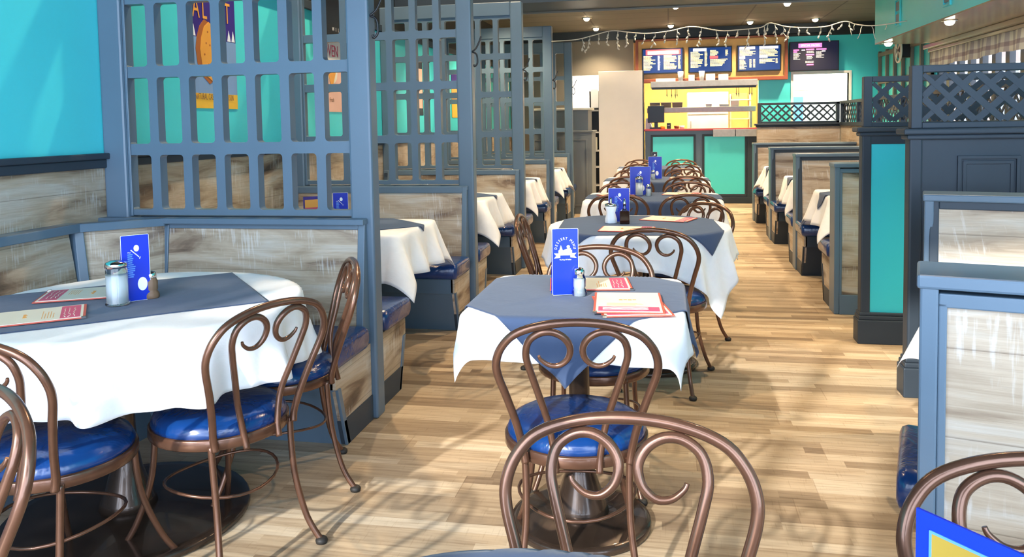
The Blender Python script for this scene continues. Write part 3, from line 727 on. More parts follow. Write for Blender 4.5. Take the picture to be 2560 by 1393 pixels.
for k, (ty, h) in enumerate(T456):
    dressed(-.13, ty, (.525, h, .06), (.84, .70), (.50, .50), 0, R(45), '%s table of the centre row, rectangular under a white cloth' % TN[k], 'white tablecloth on the %s table of the centre row' % TN[k],
            'slate blue topper hanging in a point on the %s table of the centre row' % TN[k], 20 + k)
# near table under the camera and the right one with the card
dressed(-.15, .665, (.42, .42, .419), (.62, .62), (.47, .47), 0, R(20), 'table in the bottom foreground, only its far edge in view', 'white tablecloth edge at the bottom of the photo', 'slate blue topper at the bottom edge of the photo', 31)
dressed(.66, .62, (.36, .36, .05), (.52, .52), None, 0, 0, 'table below the bottom right corner carrying the blue and gold card', 'white tablecloth under the blue and gold card', '', 32)
# booth tables
def booth_table(cx, cy, hx, hy, desc, dw, dn, seed, **kw): dressed(cx, cy, (hx, hy, .05), (hx + .27, hy + .27), (.36, .36), 0, R(45), desc, dw, dn, seed, nshift=kw.get('ns', (0, 0)), base_r=.2, flare=.2, cflare=.45, amp=.035)
LT = [(-2.10, 4.62), (-2.07, 6.62), (-2.05, 8.63), (-2.03, 10.62)]
LD = ['first left booth behind the nearest lattice', 'second left booth', 'third left booth', 'farthest left booth']
for i, (x, y) in enumerate(LT):
    booth_table(x, y, .60, .38, 'table in the %s' % LD[i], 'white tablecloth in the %s' % LD[i], 'slate blue topper in the %s' % LD[i], 40 + i, ns=(.14, .05))
RT = [(1.86, 6.95), (1.86, 8.78), (1.86, 10.66)]
RD = ['nearest of the three right booths', 'middle of the three right booths', 'farthest of the three right booths']
for i, (x, y) in enumerate(RT):
    booth_table(x, y, .62, .36, 'table in the %s' % RD[i], 'white tablecloth in the %s' % RD[i], 'slate blue topper in the %s' % RD[i], 50 + i, ns=(-.25, -.1))
dressed(1.685, 2.82, (.70, .37, .05), (1.0, .62), None, 0, 0, 'table between the two nearest right benches', 'white tablecloth tip peeking out left of the nearest right bench', '', 60, cflare=.45)

# ================================================================== THINGS ON THE TABLES
def menu(x, y, rz, label, z=ZT + .006, w=.225, h=.30, band='far', group='laminated red-edged menus', lift=0):
    t = thing('menu', label, 'menu', (x, y, z), rz, group)
    MB().box(-w / 2, w / 2, -h / 2, h / 2, 0, .0035).build('cover', 'coral', t, bevel=.001)
    MB().box(-w / 2 + .008, w / 2 - .008, -h / 2 + .008, h / 2 - .008, .0033, .0048).build('page', 'cream', t)
    mb = MB(); b0 = -h / 2 + .016
    mb.box(-w / 2 + .016, w / 2 - .016, b0, b0 + .058, .0046, .0054); mb.build('banner', 'pink', t)
    mb = MB(); rr = random.Random(int(abs(x * 1000 + y * 77)))
    for k in range(3):
        yy = b0 + .018 + k * .014; mb.tube([(-w / 2 + .03 + q * .018, yy + .004 * rr.uniform(-1, 1), .0055) for q in range(9)], .0011, 5)
    mb.build('scribble', 'cream', t)
    mb = MB()
    for k in range(4): mb.box(-.03 + k * .015, -.018 + k * .015, .02 + .004 * (k % 2), .032, .0047, .0052)
    for k in range(5): mb.box(-.07, -.07 + rr.uniform(.05, .12), -.045 + k * -.008 + .02, -.043 + k * -.008 + .02, .0047, .0050)
    mb.build('print', 'orange', t)
    MB().box(-w / 2 - .001, -w / 2 + .012, -h / 2 - .001, -h / 2 + .012, -.0005, .0060).build('corner_clip', 'chrome', t)
    return t
def add_card_front(t, w, h):
    """the dessert side: arched title, ribbon, tag line"""
    mb = MB(); s = 'DESSERT MENU'; rad = .0335; cz = h * .685
    for i, ch in enumerate(s):
        if ch == ' ': continue
        a = R(172 - i * (164 / (len(s) - 1)))
        p = Matrix.Translation((rad * math.cos(a) * 1.0, -.0017, cz + rad * math.sin(a) * 1.18)) @ Matrix.Rotation(-(a - PI / 2), 4, 'Y') @ Matrix.Rotation(PI / 2, 4, 'X')
        add_text(mb, ch, .0125, p, 'cardwhite', .85)
    T = lambda z: Matrix.Translation((0, -.0026, z)) @ Matrix.Rotation(R(0), 4, 'Y') @ Matrix.Rotation(PI / 2, 4, 'X')
    add_text(mb, 'The King Of Halifax', .0062, T(h * .535), 'cardwhite', .85)
    mb.build('lettering', 'cardwhite', t)
    mb = MB(); z0 = h * .60
    mb.prism([(-.024, z0), (.024, z0), (.024, z0 + .018), (-.024, z0 + .018)], 'y', -.0022, -.0012)
    mb.prism([(-.040, z0 - .010), (-.018, z0 - .008), (-.018, z0 + .007), (-.040, z0 + .008), (-.032, z0 - .001)], 'y', -.0018, -.0012)
    mb.prism([(.018, z0 - .008), (.040, z0 - .010), (.032, z0 - .001), (.040, z0 + .008), (.018, z0 + .007)], 'y', -.0018, -.0012)
    mb.prism([(-.021, z0 + .018), (-.009, z0 + .018), (-.0155, z0 + .036)], 'y', -.0020, -.0012)
    mb.prism([(-.006, z0 + .018), (.020, z0 + .018), (.020, z0 + .024), (.012, z0 + .025), (.000, z0 + .021)], 'y', -.0020, -.0012)
    mb.prism([(.006 + .006 * math.cos(k * PI / 4) + .005, z0 + .030 + .006 * math.sin(k * PI / 4)) for k in range(8)], 'y', -.0020, -.0012)
    mb.build('ribbon', 'cardwhite', t)
    mb = MB(); add_text(mb, 'Mc KIEN', .0095, Matrix.Translation((0, -.0026, z0 + .009)) @ Matrix.Rotation(PI / 2, 4, 'X'), 'pepper', .8); mb.build('ribbon_lettering', 'pepper', t)
def add_card_back(t, w, h):
    """the list side: ice-cream drawing, list of lines, white roundel"""
    mb = MB(); z = h * .80
    mb.prism([(.004 + .012 * math.cos(k * PI / 6) * .75, z + .012 * math.sin(k * PI / 6)) for k in range(12)], 'y', -.0020, -.0012)
    for k in range(4): mb.prism([(-.016 + k * .006, z - .006 - k * .006), (-.013 + k * .006, z - .004 - k * .006), (.004 + k * .003, z - .022 - k * .003), (.002 + k * .003, z - .024 - k * .003)], 'y', -.0020, -.0012)
    mb.prism([(.012, z - .036), (.018, z - .030), (.014, z - .040)], 'y', -.0020, -.0012)
    mb.build('drawing', 'cardwhite', t)
    mb = MB(); add_text(mb, 'Mini', .007, Matrix.Translation((-.020, -.0022, h * .74)) @ Matrix.Rotation(PI / 2, 4, 'X'), 'cardwhite', .9); mb.build('lettering', 'cardwhite', t)
    mb = MB(); rr = random.Random(4)
    for k in range(12): mb.box(-.026, -.012 + rr.uniform(0, .012), -.0018, -.0012, h * .70 - k * .0072, h * .70 - k * .0072 + .0042)
    mb.build('list_lines', 'cardlight', t)
    MB().prism([(.020 + .016 * math.cos(k * PI / 14), h * .25 + .024 * math.sin(k * PI / 14)) for k in range(28)], 'y', -.0020, -.0012).build('roundel', 'cardwhite', t)
def card(x, y, rz, label, front=True, w=.092, h=.235, z=ZT + .0055, group=None):
    t = thing('menu_card', label, 'table card', (x, y, z), rz, group)
    MB().box(-w / 2, w / 2, -.0012, .0012, 0, h).build('front_leaf', 'cardblue', t)
    MB().hexa([(-w / 2, .030, 0), (w / 2, .030, 0), (w / 2, .032, 0), (-w / 2, .032, 0), (-w / 2, .004, h - .004), (w / 2, .004, h - .004), (w / 2, .006, h - .004), (-w / 2, .006, h - .004)]).build('rear_leaf', 'cardblue', t)
    MB().frame('y', rrect(-w / 2 - .001, w / 2 + .001, -.0, h + .001, .004, 3), rrect(-w / 2 + .0002, w / 2 - .0002, .0008, h - .0002, .003, 3), -.0015, .0015).build('clear_edge', 'cardwhite', t)
    (add_card_front if front else add_card_back)(t, w, h)
    return t
def shaker(x, y, label, fill='glass', z=ZT + .0045):
    t = thing('salt_shaker', label, 'shaker', (x, y, z))
    MB().lathe([(0, .001), (.024, .001), (.026, .004), (.026, .014), (.023, .022), (.0195, .027), (.022, .034), (.022, .062), (.018, .070), (.017, .080), (0, .080)], 24, flute=.05, nfl=8).build('glass_body', fill, t)
    MB().lathe([(0, .003), (.014, .003), (.013, .058), (0, .058)], 16).build('contents', 'sugar' if fill == 'glass' else 'pepper', t)
    MB().lathe([(.0185, .076), (.0195, .088), (.0155, .096), (.007, .0995), (0, .100)], 20).build('cap', 'chrome', t)
    return t
def sugar_jar(x, y, label, h=.135, r=.033, spout=False, z=ZT + .0045):
    t = thing('sugar_dispenser', label, 'sugar jar', (x, y, z))
    if spout: prof = [(0, .001), (r * .95, .001), (r, .006), (r * .98, h * .25), (r * .72, h * .55), (r * .98, h * .86), (r * .9, h * .93), (0, h * .93)]
    else: prof = [(0, .001), (r * 1.02, .001), (r * 1.05, .008), (r * .93, .014), (r * .93, h * .84), (r * .86, h * .90), (r * .86, h * .93), (0, h * .93)]
    MB().lathe(prof, 32, flute=0 if spout else .02, nfl=8).build('glass_body', 'sugar' if spout else 'glass', t)
    if not spout: MB().lathe([(0, .008), (r * .80, .008), (r * .80, h * .70), (0, h * .70)], 24).build('sugar', 'sugar', t)
    MB().lathe([(r * .93, h * .89), (r * 1.0, h * .90), (r * 1.0, h * .985), (r * .9, h * 1.02), (r * .5, h * 1.06), (0, h * 1.07)], 28).build('lid', 'chrome', t)
    if spout: MB().lathe([(.008, h * 1.03), (.0075, h * 1.22), (.0055, h * 1.34), (0, h * 1.34)], 14).build('spout', 'chrome', t)
    else: MB().box(.002, .018, -.007, .007, h * 1.045, h * 1.065).build('flap', 'chrome', t)
    return t
def bottle(x, y, label, z=ZT + .0045):
    t = thing('sauce_bottle', label, 'bottle', (x, y, z), R(5))
    MB().prism(rrect(-.029, .029, -.020, .020, .006, 3), 'z', .001, .078).build('glass_body', 'soy', t, bevel=.004)
    MB().lathe([(.018, .078), (.013, .086), (.0085, .096), (.008, .120), (0, .120)], 18).build('neck', 'glass', t)
    MB().lathe([(.0095, .118), (.0100, .124), (.007, .134), (.003, .152), (0, .153)], 14).build('pour_cap', 'chrome', t)
    return t
# small square table
card(-.360, 2.775, R(18), 'blue DESSERT MENU card with white ribbon on the small square table')
shaker(-.312, 2.775, 'glass salt shaker in front of the DESSERT MENU card')
menu(-.292, 2.965, R(98), 'red-edged menu lying behind the DESSERT MENU card')
m1 = menu(-.125, 2.625, R(12), 'lower red menu of the pair at the front right of the small square table')
m2 = menu(-.135, 2.640, R(4), 'upper red menu of the pair at the front right of the small square table', z=ZT + .0125)
# large round table
card(-1.860, 2.505, R(50), 'blue menu card with white circle and ice cream drawing on the large round table', front=False)
sugar_jar(-1.888, 2.440, 'glass sugar jar with chrome lid beside the card on the large round table', h=.147, r=.038)
shaker(-1.838, 2.555, 'small brown pepper shaker behind the blue card on the large round table', 'pepper')
menu(-2.13, 2.58, R(-62), 'red-edged menu between the banquette and the sugar jar')
menu(-2.045, 2.24, R(128), 'red-edged menu with metal corner at the front left of the round table')
# middle round table
card(-.300, 4.88, R(4), 'plain blue menu card behind the soy bottle on the middle round table', front=False, w=.125, h=.205)
sugar_jar(-.345, 4.82, 'white sugar pourer with chrome spout on the middle round table', spout=True, h=.115, r=.036)
bottle(-.262, 4.79, 'dark soy sauce bottle beside the sugar pourer')
menu(-.235, 4.53, R(86), 'red-edged menu at the front of the middle round table', w=.22, h=.30)
menu(-.005, 5.02, R(70), 'red-edged menu at the back right of the middle round table')
# rest of the centre row
card(-.235, 6.68, R(2), 'blue menu card behind the sugar jar on the fourth centre table', front=False, w=.165, h=.235)
sugar_jar(-.240, 6.60, 'tall glass sugar jar on the fourth centre table', h=.155, r=.032)
shaker(-.165, 6.62, 'small glass shaker right of the sugar jar on the fourth centre table')
menu(.105, 6.78, R(80), 'red menu on the right side of the fourth centre table')
menu(-.42, 6.72, R(75), 'red menu on the left side of the fourth centre table')
card(-.145, 8.62, R(2), 'blue menu card on the fifth centre table', front=False, w=.14, h=.235)
shaker(-.165, 8.54, 'glass shaker in front of the card on the fifth centre table')
menu(.16, 8.72, R(85), 'red menu on the fifth centre table')
cb = card(-.19, 10.9, R(0), 'black menu card on the farthest centre table', front=False, w=.07, h=.20)
cb.children[0].data.materials[0] = M['black'] if False else cb.children[0].data.materials[0]
for c_ in cb.children:
    if c_.name.startswith(('front_leaf', 'rear_leaf')): c_.data.materials.clear(); c_.data.materials.append(M['black'])
# card in the bottom right corner: blue border, gold field
t = thing('menu_card', 'blue bordered gold menu card in the bottom right corner', 'table card', (.262, .76, ZT + .004), R(-50))
MB().box(-.05, .11, -.0015, .0015, 0, .236).build('leaf', 'cardblue', t)
MB().box(-.035, .095, -.0026, -.0016, .02, .219).build('gold_field', 'gold', t)
MB().frame('y', rrect(-.036, .096, .018, .221, .001, 2), rrect(-.0335, .0935, .0205, .2185, .001, 2), -.0029, -.0016).build('pinstripe', 'cardlight', t)
MB().prism([(.03 + .035 * math.cos(k * PI / 12), .13 + .05 * math.sin(k * PI / 12)) for k in range(24)], 'y', -.0031, -.0024).build('motif', 'cream', t)
# left booths behind the lattice
card(-1.99, 4.62, R(20), 'dark blue card on the table of the first left booth', front=False, w=.09, h=.2)
c2 = thing('menu_card', 'pink and orange fronted card leaning on the first left booth table', 'table card', (-2.22, 4.72, ZT + .004), R(35))
MB().box(-.06, .06, -.001, .001, 0, .17).build('leaf', 'purple', c2); MB().box(-.05, .05, -.002, -.001, .02, .10).build('picture', 'magenta', c2); MB().box(-.05, .05, -.002, -.001, .10, .15).build('picture', 'orange', c2)
shaker(-2.0, 4.56, 'glass salt shaker in front of the card in the first left booth')
shaker(-1.93, 4.60, 'second glass shaker right of the card in the first left booth')
sugar_jar(-2.06, 6.6, 'red-lidded sugar jar in the second left booth')

# ================================================================== COUNTER AND KITCHEN
t = thing('order_counter', 'turquoise panelled order counter with red top at the far end', 'counter', (.53, 13.95, 0))
mb = MB(); mb.box(-.93, .95, 0, .18, 0, 1.24); mb.build('carcass', 'slate', t)
mb = MB(); mb.box(-.95, .97, -.05, .235, 1.24, 1.275); mb.build('worktop', 'reds', t, bevel=.006)
for a, b_ in ((-.80, -.12), (.06, .72)):
    p = MB().box(a, b_, -.012, .0, .16, 1.14).build('panel', 'teal', t)
    MB().frame('y', [(a - .035, .125), (b_ + .035, .125), (b_ + .035, 1.175), (a - .035, 1.175)], [(a, .16), (b_, .16), (b_, 1.14), (a, 1.14)], -.022, 0).build('moulding', 'slate2', p, bevel=.004)
MB().box(-.95, .97, -.03, .0, 0, .11).build('plinth', 'slate2', t, bevel=.005)
MB().box(.76, .95, -.03, 0, .11, 1.24).build('corner_post', 'slate2', t)
mb = MB(); mb.box(.20, .56, -.062, -.05, 1.13, 1.255); mb.box(.57, .94, -.062, -.05, 1.13, 1.255); mb.build('drip_tray', 'steel', t, bevel=.004)
# menu board
t = thing('menu_board', 'timber menu board with three screens above the counter', 'menu board', (.69, 14.05, 2.45))
MB().box(-1.23, 1.23, -.0, .12, -.34, .34).build('backboard', 'wood_plain', t)
MB().frame('y', [(-1.25, -.38), (1.26, -.38), (1.26, .36), (-1.25, .36)], [(-1.20, -.32), (1.21, -.32), (1.21, .33), (-1.20, .33)], -.03, .12).build('surround', 'redwood', t, bevel=.004)
rr = random.Random(11)
def rows(mbp, x0, z0, n, wmin, wmax, m, dz=.021, y=-.052, hh=.013, brick=True):
    mb = MB()
    for k in range(n):
        x = x0; L = rr.uniform(wmin, wmax)
        while x < x0 + L:
            ww = rr.uniform(.018, .04); mb.box(x, min(x + ww, x0 + L), y - .001, y, z0 - k * dz - hh, z0 - k * dz); x += ww + .004
    mb.build('text_block', m, mbp)
for k, (a, b_) in enumerate(((-1.14, -.44), (-.36, .36), (.44, 1.15))):
    s_ = MB().box(a, b_, -.045, -.0, -.235, .205).build('screen_frame', 'black', t, bevel=.004)
    MB().box(a + .02, b_ - .02, -.0475, -.045, -.215, .185).build('display', 'screen', s_)
    hb = lambda x0, x1, y0, y1, z0, z1, m: MB().box(x0, x1, y0, y1, z0, z1).build('header_block', m, s_)
    if k == 0:
        hb(a + .07, b_ - .05, -.052, -.048, .09, .18, 'txtr'); hb(a + .10, b_ - .08, -.054, -.052, .10, .155, 'txtw')
        rows(s_, a + .03, .075, 12, .10, .20, 'txt'); rows(s_, a + .27, .075, 12, .03, .045, 'txtw'); rows(s_, a + .37, .085, 12, .08, .22, 'txt'); rows(s_, a + .61, .07, 11, .03, .045, 'txt')
    elif k == 1:
        hb(a + .08, a + .30, -.052, -.048, .13, .175, 'txtw'); rows(s_, a + .04, .12, 13, .10, .22, 'txt')
        rows(s_, a + .27, .12, 12, .035, .045, 'txt'); rows(s_, a + .36, .14, 5, .08, .14, 'txt'); rows(s_, a + .61, .14, 5, .03, .045, 'txt')
        hb(a + .355, a + .49, -.052, -.048, .0, .045, 'txtr'); rows(s_, a + .36, -.01, 6, .16, .30, 'txt')
    else:
        hb(a + .04, a + .29, -.052, -.048, .135, .175, 'txtw'); hb(a + .36, a + .66, -.052, -.048, .135, .178, 'txtw')
        rows(s_, a + .04, .125, 5, .15, .26, 'txt'); rows(s_, a + .36, .125, 6, .20, .32, 'txt'); hb(a + .04, a + .13, -.052, -.048, -.02, .02, 'txtw'); hb(a + .36, a + .49, -.052, -.048, -.015, .025, 'txtw')
        rows(s_, a + .04, -.035, 8, .06, .12, 'txt'); rows(s_, a + .20, -.03, 7, .03, .035, 'txt'); rows(s_, a + .26, -.03, 7, .03, .035, 'txt'); rows(s_, a + .36, -.03, 4, .08, .26, 'txt'); rows(s_, a + .62, -.03, 4, .03, .035, 'txt')
t = thing('wall_screen', 'black wall screen headed SPECIAL PACKS on the turquoise wall', 'screen', (2.37, 14.10, 2.44))
MB().box(-.39, .39, -.03, .03, -.24, .25).build('screen_frame', 'black', t, bevel=.005)
MB().box(-.375, .375, -.033, -.03, -.225, .235).build('display', 'screenblack', t)
MB().box(-.10, .10, .03, .098, -.08, .08).build('wall_bracket', 'black', t)
MB().box(-.25, .12, -.0355, -.033, .145, .215).build('header_block', 'txtp', t)
mb = MB(); add_text(mb, 'SPECIAL PACKS', .050, Matrix.Translation((-.065, -.0365, .18)) @ Matrix.Rotation(PI / 2, 4, 'X'), 'txtw', .86); mb.build('lettering', None, t)
for x0, x1, z in ((-.33, -.24, .12), (-.33, -.27, .09), (-.13, .0, .125), (.03, .19, .125), (-.13, .0, .04), (-.12, -.01, -.125)): MB().box(x0, x1, -.0355, -.033, z - .022, z).build('header_block', 'txtp', t)
rows(t, -.33, .06, 6, .06, .13, 'txtg', .019, -.034, .012); rows(t, .03, .08, 6, .06, .13, 'txtg', .019, -.034, .012); rows(t, -.12, .09, 2, .10, .12, 'txtg', .019, -.034, .012); rows(t, -.12, .005, 3, .08, .11, 'txtg', .019, -.034, .012); rows(t, -.14, -.075, 2, .13, .15, 'txtg', .019, -.034, .012)
rows(t, -.20, .115, 1, .05, .06, 'txtw', .02, -.034, .016); rows(t, .12, .09, 1, .05, .06, 'txtw', .02, -.034, .016)
# hatch steelwork
t = thing('extractor_hood', 'steel extractor hood across the kitchen hatch', 'hood', (.55, 14.0, 2.0))
mb = MB(); mb.prism([(-.14, -.02), (.18, -.03), (.18, .08), (-.14, .08)], 'x', -.85, .90); mb.build('canopy', 'steel', t, bevel=.004)
MB().box(-.83, .88, -.11, -.08, -.055, -.02).build('utensil_rail', 'black', t)
for k, x in enumerate((-.58, -.50, -.44, -.41, .56, .60, .77, .81)):
    u = thing('kitchen_utensil', ['black utensil hanging from the rail under the hood, leftmost', 'second black utensil from the left on the hood rail', 'third black utensil from the left on the hood rail', 'fourth black utensil from the left on the hood rail', 'fifth utensil on the rail, right of the white unit', 'sixth utensil from the left on the hood rail', 'seventh utensil from the left on the hood rail', 'rightmost utensil hanging from the hood rail'][k], 'utensil', (.55 + x, 13.905, 1.945), 0, 'utensils on the hood rail')
    MB().tube([(0, 0, .0), (0, 0, -.07), (.004, 0, -.10)], [.004, .005, .003], 6).build('handle', 'black', u)
    MB().prism([(-.012, -.085), (.010, -.09), (.004, -.085 - .05 - .02 * (k % 3))], 'y', -.003, .003).build('blade', 'black', u)
t = thing('hatch_shelf', 'steel pass shelf across the kitchen hatch', 'shelf', (.55, 14.55, 1.60))
MB().box(-.93, .93, -.12, .16, -.045, .045).build('shelf', 'steel', t, bevel=.006)
for x in (-.86, .86): MB().box(x - .015, x + .015, -.02, .02, -.40, -.045).build('bracket', 'steel', t)
for k in range(3):
    x = -.24 + k * .195
    b_ = thing('stacked_pan', ['leftmost dark pan on the hatch shelf', 'middle dark pan on the hatch shelf', 'right dark pan on the hatch shelf beside the white unit'][k], 'pan', (x, 14.55, 1.645), 0, 'dark pans on the hatch shelf')
    MB().prism([(-.085, 0), (.085, 0), (.09, .085), (-.09, .085)], 'y', -.08, .08).build('pan', 'greybrown', b_, bevel=.004); MB().box(-.094, .094, -.084, .084, .085, .094).build('rim', 'steel', b_)
for k, (x, w_, h_, m_) in enumerate(((.69, .09, .055, 'steel'), (.95, .15, .045, 'steel'), (1.13, .13, .105, 'greypanel'))):
    MB_ = MB().prism([(-w_ / 2, 0), (w_ / 2, 0), (w_ / 2 + .008, h_), (-w_ / 2 - .008, h_)], 'y', -.07, .07).build('food_container', m_, None, bevel=.004)
    MB_.location = (x, 14.53, 1.645); tag(MB_, ['small steel tub on the hatch shelf before the white unit', 'flat steel tray right of the white unit on the hatch shelf', 'tall grey tub on the right of the hatch shelf'][k], 'container', 'tubs on the hatch shelf')
t = thing('fridge', 'bright white kitchen fridge behind the hatch', 'fridge', (.72, 15.28, 0))
MB().box(-.38, .36, 0, .6, .0, 1.93).build('cabinet', 'whitewall', t, bevel=.01)
MB().box(-.375, .355, -.03, 0, .05, 1.50).build('door', 'whitewall', t, bevel=.008); MB().box(-.375, .355, -.03, 0, 1.52, 1.90).build('door', 'whitewall', t, bevel=.008)
MB().box(-.33, -.31, -.06, -.03, 1.0, 1.4).build('handle', 'steel', t)
t = thing('kitchen_rack', 'cream shelving rack right of the white fridge', 'rack', (1.33, 15.9, 0))
for x in (-.18, .18): MB().box(x - .015, x + .015, -.15, .15, 0, 1.9).build('upright', 'wire', t)
for z in (.6, 1.0, 1.42, 1.78): MB().box(-.2, .2, -.16, .16, z, z + .02).build('shelf', 'wire', t)
k_ = tag(MB().box(1.18, 1.46, 15.8, 16.0, 1.80, 1.92).build('cardboard_box', 'wood_plain', None, bevel=.004), 'golden box on top of the kitchen rack', 'box')
t = thing('till_monitor', 'black till monitor on the left of the counter', 'monitor', (-.215, 14.09, 1.275))
MB().box(-.14, .14, -.02, .02, .11, .40).build('screen', 'black', t, bevel=.006); MB().box(-.03, .03, -.01, .03, .02, .12).build('stand', 'black', t); MB().box(-.10, .12, -.07, .08, 0, .03).build('base', 'black', t, bevel=.004)
t = thing('card_terminal', 'small black card terminal right of the till monitor', 'card terminal', (.0, 14.08, 1.275)); MB().box(-.035, .035, -.05, .06, 0, .10).build('body', 'black', t, bevel=.006); mb = MB(); add_text(mb, 'red', .03, Matrix.Translation((-.005, -.0525, .06)) @ Matrix.Rotation(PI / 2, 4, 'X'), 'cardwhite'); mb.build('lettering', 'cardwhite', t)
tag(MB().hexa([(-.40, 14.06, 1.276), (-.28, 14.06, 1.276), (-.27, 14.16, 1.276), (-.40, 14.16, 1.276), (-.39, 14.10, 1.46), (-.33, 14.10, 1.46), (-.33, 14.13, 1.46), (-.39, 14.13, 1.46)]).build('paper_stand', 'cardwhite', None), 'white paper stand at the left end of the counter', 'stand')
for k, (x, c_) in enumerate(((-.10, 'orange'), (.13, 'redwood'), (.22, 'cardwhite'))):
    tag(MB().lathe([(0, 0), (.035, 0), (.045, .05), (0, .05)], 16, (x, 13.99, 1.276)).build('counter_dish', c_, None), ['orange dish in front of the till', 'brown dish on the counter right of the till', 'white dish on the counter left of the fridge'][k], 'dish', 'small dishes on the counter')
for k, (x, w_, h_) in enumerate(((-.13, .17, .05), (.03, .17, .05), (.20, .07, .16), (.20 + .18, .10, .10), (.55, .07, .16), (.69, .15, .11), (.90, .16, .10))):
    m_ = ['white paper cup pile on the hood, leftmost', 'low white carton second from the left above the hood', 'tall white cup on the hood', 'white carton in the middle above the hood', 'second tall white cup on the hood', 'wide pale carton above the hood', 'rightmost white carton above the hood'][k]
    if h_ > .12: q = MB().lathe([(0, 0), (.035, 0), (.05, h_), (0, h_)], 18, (x, 13.92, 2.08)).build('paper_cup', 'cardwhite', None)
    else: q = MB().prism([(x - w_ / 2, 2.08), (x + w_ / 2, 2.08), (x + w_ / 2, 2.08 + h_), (x - w_ / 2, 2.08 + h_)], 'y', 13.88, 14.0).build('food_carton', 'cardwhite', None, bevel=.003)
    tag(q, m_, 'cup' if h_ > .12 else 'carton', 'cups and cartons on the hood')

# pale panel and the grey waiter station left of the counter
t = thing('tall_cupboard', 'tall pale grey cupboard left of the order counter', 'cupboard', (-.80, 13.75, 0))
MB().box(-.375, .365, 0, .40, 0, 2.27).build('body', 'greypanel', t, bevel=.004); MB().box(.368, .385, .02, .40, 0, 2.27).build('edge_strip', 'black', t)
t = thing('waiter_station', 'charcoal panelled waiter station at the end of the left booths', 'cabinet', (-1.58, 12.55, 0))
MB().box(-.55, .42, -.28, .4, 0, 1.27).build('lower_body', 'station', t, bevel=.006); MB().box(-.50, .36, -.2, .4, 1.27, 1.60).build('upper_body', 'station', t, bevel=.006)
MB().box(-.57, .44, -.31, .42, 1.255, 1.285).build('ledge', 'station', t, bevel=.008); MB().box(-.53, .40, -.24, .42, 1.60, 1.635).build('top', 'cream', t, bevel=.006)
for a, b_ in ((-.50, -.06), (.04, .36)):
    MB().frame('y', [(a, .12), (b_, .12), (b_, 1.16), (a, 1.16)], [(a + .03, .15), (b_ - .03, .15), (b_ - .03, 1.13), (a + .03, 1.13)], -.295, -.28).build('moulding', 'station', t, bevel=.004)
t = thing('shelf_unit', 'dark open shelf unit between the station and the pale cupboard', 'shelf', (-1.22, 14.0, 0))
MB().box(-.13, -.11, -.1, .18, 0, 1.95).build('side', 'black', t); MB().box(.03, .045, -.1, .18, 0, 1.95).build('side', 'black', t); MB().box(-.11, .03, .16, .18, 0, 1.95).build('back', 'black', t)
for z in (.3, .62, .9, 1.22, 1.6): MB().box(-.11, .03, -.1, .16, z, z + .025).build('shelf', 'greypanel', t)
tag(MB().box(-1.32, -1.19, 13.885, 13.897, 1.66, 1.98).build('notice_sheet', 'cardwhite', None), 'white notice sheet on the front of the dark shelf unit', 'notice')
tag(MB().box(-1.30, -1.22, 13.95, 14.05, .925, 1.15).build('storage_tub', 'cream', None, bevel=.01), 'cream tub on the dark shelf unit', 'tub')

# ================================================================== WALL THINGS
def poster(y0, y1, z0, z1, label, cols, extra):
    t = thing('poster', label, 'poster', (WX + .002, (y0 + y1) / 2, 0))
    w_ = (y1 - y0) / 2
    z = z0
    mb = MB()
    for f, m_ in cols:
        zz = z + f * (z1 - z0); mb.box(0, .003, -w_, w_, z, zz, m_); z = zz
    mb.build('sheet', None, t); extra(t, w_); return t
TY = lambda y, z, x=.006: Matrix.Translation((x, y, z)) @ Matrix.Rotation(PI / 2, 4, 'Z') @ Matrix.Rotation(PI / 2, 4, 'X')
# text reading along +y seen from +x: local x must map to -y... viewer looks toward -x with +y on the right
def yz_text(mb, s, size, y, z, m, sx=1, x=.006):
    mat4 = Matrix(((0, 0, 1, x), (1, 0, 0, y), (0, 1, 0, z), (0, 0, 0, 1)))
    add_text(mb, s, size, mat4, m, sx)
def p1(t, w_):
    for ch, y in (('A', -.165), ('L', -.075), ('T', .185)):
        mb = MB(); yz_text(mb, ch, .19, y, 2.135, 'orange', .62); mb.build('title_letter', 'orange', t)
    L = [(-.08, 2.075), (-.13, 2.03), (-.165, 1.96), (-.18, 1.89), (-.165, 1.80), (-.12, 1.73), (-.04, 1.68)]
    Rt = [(.0, 1.70), (.04, 1.78), (.055, 1.88), (.04, 1.98), (.0, 2.05)]
    MB().prism(L + Rt, 'x', .003, .005).build('crescent_crust', 'brownp', t)
    MB().prism([(y + .045, z - (.012 if i == 0 else -.012 if i == 6 else 0)) for i, (y, z) in enumerate(L)] + Rt, 'x', .005, .007).build('crescent', 'orange', t)
    for y, z in ((-.05, 2.0), (-.07, 1.93), (-.09, 1.86), (-.05, 1.80), (-.03, 1.92)): MB().prism([(y + .007 * math.cos(k), z + .007 * math.sin(k)) for k in (0, 1, 2, 3, 4, 5)], 'x', .007, .008).build('speck', 'brownp', t)
    for y in (-.235, -.195, .20, .25): MB().prism([(y - .02, 1.965), (y + .02, 1.965), (y, 2.035)], 'x', .003, .0045).build('mountain_peak', 'cardwhite', t)
    mb = MB(); yz_text(mb, 'NATURAL CAST', .055, -.10, 1.60, 'pepper', .55); mb.build('caption', 'pepper', t)
    mb = MB(); yz_text(mb, 'FROM SUN', .055, .16, 1.60, 'pepper', .5); mb.build('caption', 'pepper', t)
poster(4.30, 4.86, 1.53, 2.30, 'tall poster with purple night sky, orange crescent and yellow foot', [(.12, 'yellow'), (.44, 'skyp'), (.44, 'purple')], p1)
